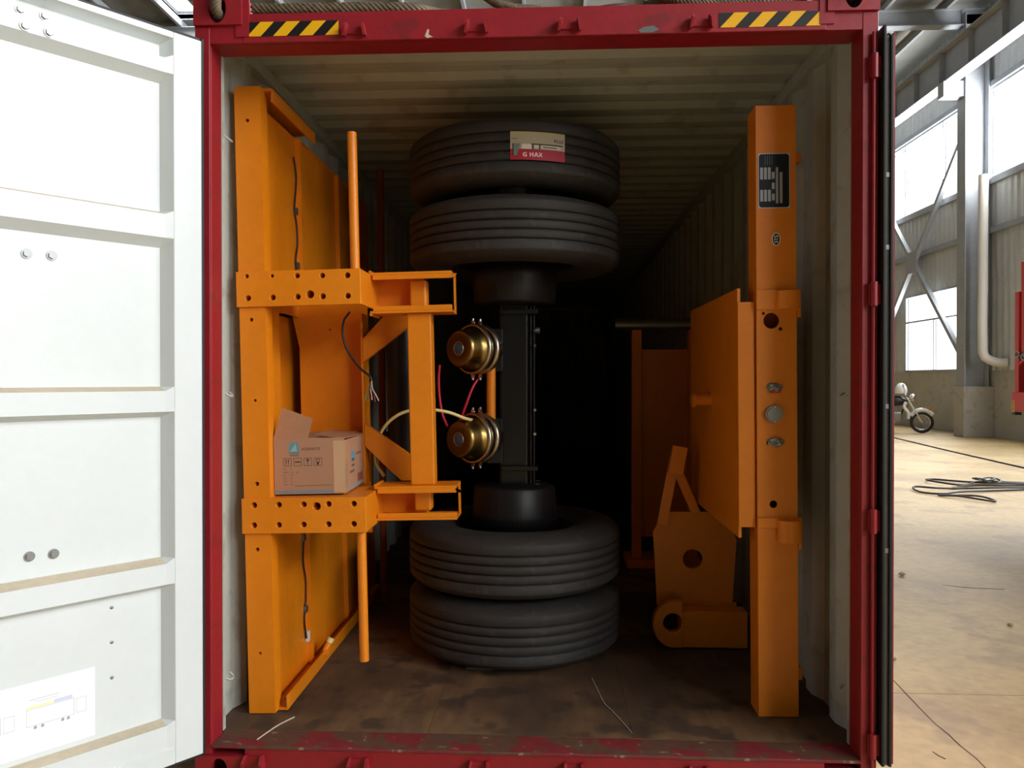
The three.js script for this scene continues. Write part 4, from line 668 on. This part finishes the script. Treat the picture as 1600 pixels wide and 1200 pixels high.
// ------------------------------------------------------------------ out in the workshop
{
  // motorcycle by the right wall, facing the viewer's right
  const m = thing('motorcycle', 'white-faired motorcycle with spoked front wheel parked by the workshop wall', 'motorcycle', [10.3, 0, -18.95]);
  m.rotation.y = -0.3;                                         // local x (forward) points to the wall and a little to the viewer
  const wheel = (x) => { const g = new THREE.Group(); g.name = 'wheel'; g.position.set(x, 0.3, 0); m.add(g);
    part('tyre', new THREE.TorusGeometry(0.255, 0.045, 10, 36), mat.bikeBlack, g); part('rim', new THREE.TorusGeometry(0.212, 0.014, 8, 36), mat.chrome, g); part('hub', rod([0, 0, -0.05], [0, 0, 0.05], 0.05, 16), mat.steel, g);
    part('spokes', Array.from({ length: 12 }, (_, k) => { const q = k / 12 * Math.PI * 2; return rod([Math.cos(q) * 0.04, Math.sin(q) * 0.04, 0.02], [Math.cos(q + 0.3) * 0.208, Math.sin(q + 0.3) * 0.208, 0], 0.0035, 5); }), mat.steel, g); };
  wheel(0); wheel(-1.3);
  for (const s of [-1, 1]) part('fork_leg', rod([0, 0.3, s * 0.09], [-0.38, 0.98, s * 0.09], 0.022, 12), mat.chrome, m);
  part('front_mudguard', tube([[0.26, 0.5, 0], [0.1, 0.62, 0], [-0.1, 0.62, 0], [-0.27, 0.48, 0]], 0.06, 24, 8).scale(1, 1, 0.9), mat.bikeWhite, m);
  part('number_plate', bx(0.02, 0.22, 0.63, 0.72, -0.012, 0.012), mat.bikePlate, m);
  part('handlebar', tube([[-0.5, 1.1, -0.36], [-0.42, 1.08, -0.2], [-0.38, 1.02, 0], [-0.42, 1.08, 0.2], [-0.5, 1.1, 0.36]], 0.014, 30, 8), mat.chrome, m);
  for (const s of [-1, 1]) { part('mirror_stem', rod([-0.44, 1.08, s * 0.24], [-0.5, 1.26, s * 0.34], 0.008, 8), mat.chrome, m); part('mirror', new THREE.SphereGeometry(0.075, 14, 10).scale(0.4, 0.8, 1.2).translate(-0.5, 1.31, s * 0.36), mat.bikeWhite, m); }
  part('headlamp', new THREE.SphereGeometry(0.1, 18, 12).scale(0.8, 1, 1).translate(-0.24, 0.98, 0), mat.chrome, m);
  part('windscreen', new THREE.SphereGeometry(0.2, 18, 12, 0, Math.PI * 2, 0, Math.PI * 0.6).scale(0.8, 1.1, 0.9).translate(-0.52, 1.16, 0), mat.bikeWhite, m);
  part('fuel_tank', new THREE.SphereGeometry(0.2, 20, 14).scale(1.35, 0.75, 0.7).translate(-0.66, 0.88, 0), mat.bikeBlack, m);
  part('leg_fairing', tube([[-0.42, 0.86, 0.17], [-0.46, 0.72, 0.2], [-0.36, 0.56, 0.2], [-0.36, 0.4, 0.18]], 0.04, 20, 8), mat.bikeWhite, m);
  part('seat', new RoundedBoxGeometry(0.72, 0.1, 0.26, 3, 0.045).translate(-1.12, 0.82, 0), mat.bikeBlack, m);
  part('engine', [new RoundedBoxGeometry(0.34, 0.3, 0.26, 2, 0.05).translate(-0.68, 0.42, 0), rod([-0.68, 0.42, -0.17], [-0.68, 0.42, 0.17], 0.11, 20)], mat.steel, m);
  part('frame_tube', [rod([-0.36, 0.9, 0], [-0.6, 0.3, 0], 0.025, 10), rod([-0.6, 0.3, 0], [-1.3, 0.3, 0], 0.025, 10), rod([-1.3, 0.3, 0], [-1.15, 0.78, 0], 0.025, 10)], mat.bikeBlack, m);
  part('exhaust', rod([-0.7, 0.28, 0.16], [-1.5, 0.34, 0.18], 0.045, 14), mat.chrome, m);
  part('kick_stand', rod([-0.72, 0.3, 0.12], [-0.82, 0.012, 0.26], 0.012, 8), mat.steel, m);
}
{
  // red tipper body standing at the right edge
  const t = thing('truck_trailer', 'red truck trailer with a yellow hazard label at the right edge of view', 'trailer', [4.9, 0, -5.5]);
  t.rotation.y = -Math.PI / 2;
  const R = mat.truckRed;
  const LT = 5.2;                                              // body length, running towards the viewer's right
  part('corner_pillar', bx(0, 0.07, 1.16, 2.4, -0.1, 0, 0.01), R, t);
  part('side_board', bx(0.07, LT, 1.72, 2.7, -0.07, -0.02, 0.006), R, t);
  part('lower_board', bx(0.09, LT, 1.35, 1.7, -0.12, -0.07), M({ color: 0x4a1a1a, roughness: 0.6 }), t);
  part('bottom_beam', bx(-0.012, LT, 1.16, 1.36, -0.16, 0.02, 0.01), R, t);
  part('tail_board', bx(0.0, 0.06, 1.2, 2.6, -2.4, -0.1), R, t);
  part('far_side_board', bx(0.06, LT, 1.2, 2.7, -2.45, -2.4), R, t);
  part('head_board', bx(LT - 0.06, LT, 1.2, 2.7, -2.4, -0.12), R, t);
  part('bed', bx(0.06, LT - 0.06, 1.16, 1.22, -2.4, -0.16), mat.darkGrey, t);
  part('chain', Array.from({ length: 12 }, (_, k) => new THREE.TorusGeometry(0.03, 0.008, 6, 12).rotateY(k % 2 ? Math.PI / 2 : 0.2).translate(0.05 + k * 0.052, 1.75 - 0.03 * Math.abs(Math.sin(k * 0.9)), 0.0)), mat.steel, t);
  const lab = part('hazard_label', bx(-0.01, 0.045, 1.155, 1.27, 0.0205, 0.0225), mat.bikePlate, t);
  for (let k = 0; k < 3; k++) part('label_mark', bar([-0.002, 1.17 + k * 0.032, 0.0232], [0.037, 1.195 + k * 0.032, 0.0232], 0.0015, 0.008, V(0, 0, 1)), mat.darkGrey, lab);
  part('lamp_unit', bx(-0.006, 0.045, 1.12, 1.152, -0.05, 0.02, 0.004), mat.darkGrey, t);
  for (const z of [-0.8, -1.75]) part('chassis_rail', bx(0.2, LT, 0.9, 1.16, z - 0.12, z), mat.darkGrey, t);
  for (const x of [2.6, 3.95]) {
    const ax = part('wheel_axle', rod([x, 0.52, -0.35], [x, 0.52, -2.15], 0.06, 14), mat.darkGrey, t);
    for (const z of [-0.35, -2.1]) part('wheel', [lathe([[0.25, -0.12], [0.5, -0.14], [0.52, -0.1], [0.52, 0.1], [0.5, 0.14], [0.25, 0.12]], 36).rotateX(Math.PI / 2).translate(x, 0.52, z), rod([x, 0.52, z - 0.1], [x, 0.52, z + 0.1], 0.26, 24)], mat.tyre, ax);
    for (const z of [-0.8, -1.75]) part('axle_hanger', bx(x - 0.06, x + 0.06, 0.5, 0.9, z - 0.12, z), mat.darkGrey, ax);
  }
}
tag(part('floor_cable', tube([[7.6, 0.013, -7.0], [7.97, 0.013, -10.5], [8.35, 0.013, -14], [8.77, 0.013, -17.4], [9.0, 0.013, -20]], 0.013, 60, 6), mat.hoseBlack), 'long straight black cable running across the concrete floor', 'cable');
{
  const r = thing('rope_tangle', 'tangled bundle of dark rope slings lying on the concrete floor', 'rope', [5.9, 0, -8.0]);
  const P = (pts) => pts.map(([x, z], i) => [x, 0.018 + 0.02 * ((i * 7) % 3) / 2, z]);
  part('rope_loop', tube(P([[1.4, -0.2], [0.6, 0.05], [0.2, 0.15], [-0.3, 0.1], [-0.65, 0.15], [-0.9, 0.1], [-1.0, 0.45], [-0.85, 0.7], [-0.6, 0.6], [0.0, 0.3], [0.7, 0.2], [1.5, 0.1]]), 0.014, 90, 6), mat.hoseBlack, r);
  part('rope_loop', tube(P([[1.5, -0.5], [0.8, -0.45], [0.3, -0.5], [0.0, -0.3], [-0.2, -0.2], [-0.4, -0.6], [-0.2, -0.85], [0.1, -0.5], [0.5, -0.3], [1.4, -0.3]]), 0.014, 90, 6), mat.hoseBlack, r);
  part('rope_loop', tube(P([[-0.9, 0.72], [-0.75, 0.8], [-0.5, 0.95], [-0.45, 1.2], [-0.55, 1.22], [-0.75, 0.95], [-0.9, 0.75]]), 0.012, 50, 6), mat.hoseBlack, r);
  part('rope_loop', tube(P([[-0.4, 0.1], [0.0, -0.15], [0.3, -0.1], [0.6, -0.2], [0.9, 0.0], [1.4, 0.05], [1.6, -0.3]]), 0.02, 60, 6), M({ color: 0x4b4436, roughness: 0.9 }), r);
  part('rope_knot', new THREE.TorusKnotGeometry(0.09, 0.018, 60, 6).rotateX(Math.PI / 2).scale(1.4, 0.6, 1).translate(0.35, 0.06, -0.45), mat.hoseBlack, r);
}
[[2.738, -3.209, 0.02, 'small pebble on the concrete beside the open right door'], [2.854, -2.037, 0.014, 'tiny pebble near the lower right edge of the concrete floor'], [1.9, -1.42, 0.011, 'tiny stone close to the foot of the right container door']].forEach(([x, z, r, label]) => { const g = new THREE.IcosahedronGeometry(r, 1); const p = g.attributes.position; for (let i = 0; i < p.count; i++) { const k = 0.8 + 0.4 * hash(Math.round(p.getX(i) * 5000), Math.round(p.getZ(i) * 5000), Math.round(p.getY(i) * 5000)); p.setXYZ(i, p.getX(i) * k * 1.2, p.getY(i) * k * 0.7, p.getZ(i) * k); } g.computeVertexNormals(); g.computeBoundingBox(); tag(part('pebble', g.translate(x, -g.boundingBox.min.y + 0.0005, z), mat.stone), label, 'pebble'); });

renderer.render(scene, camera);
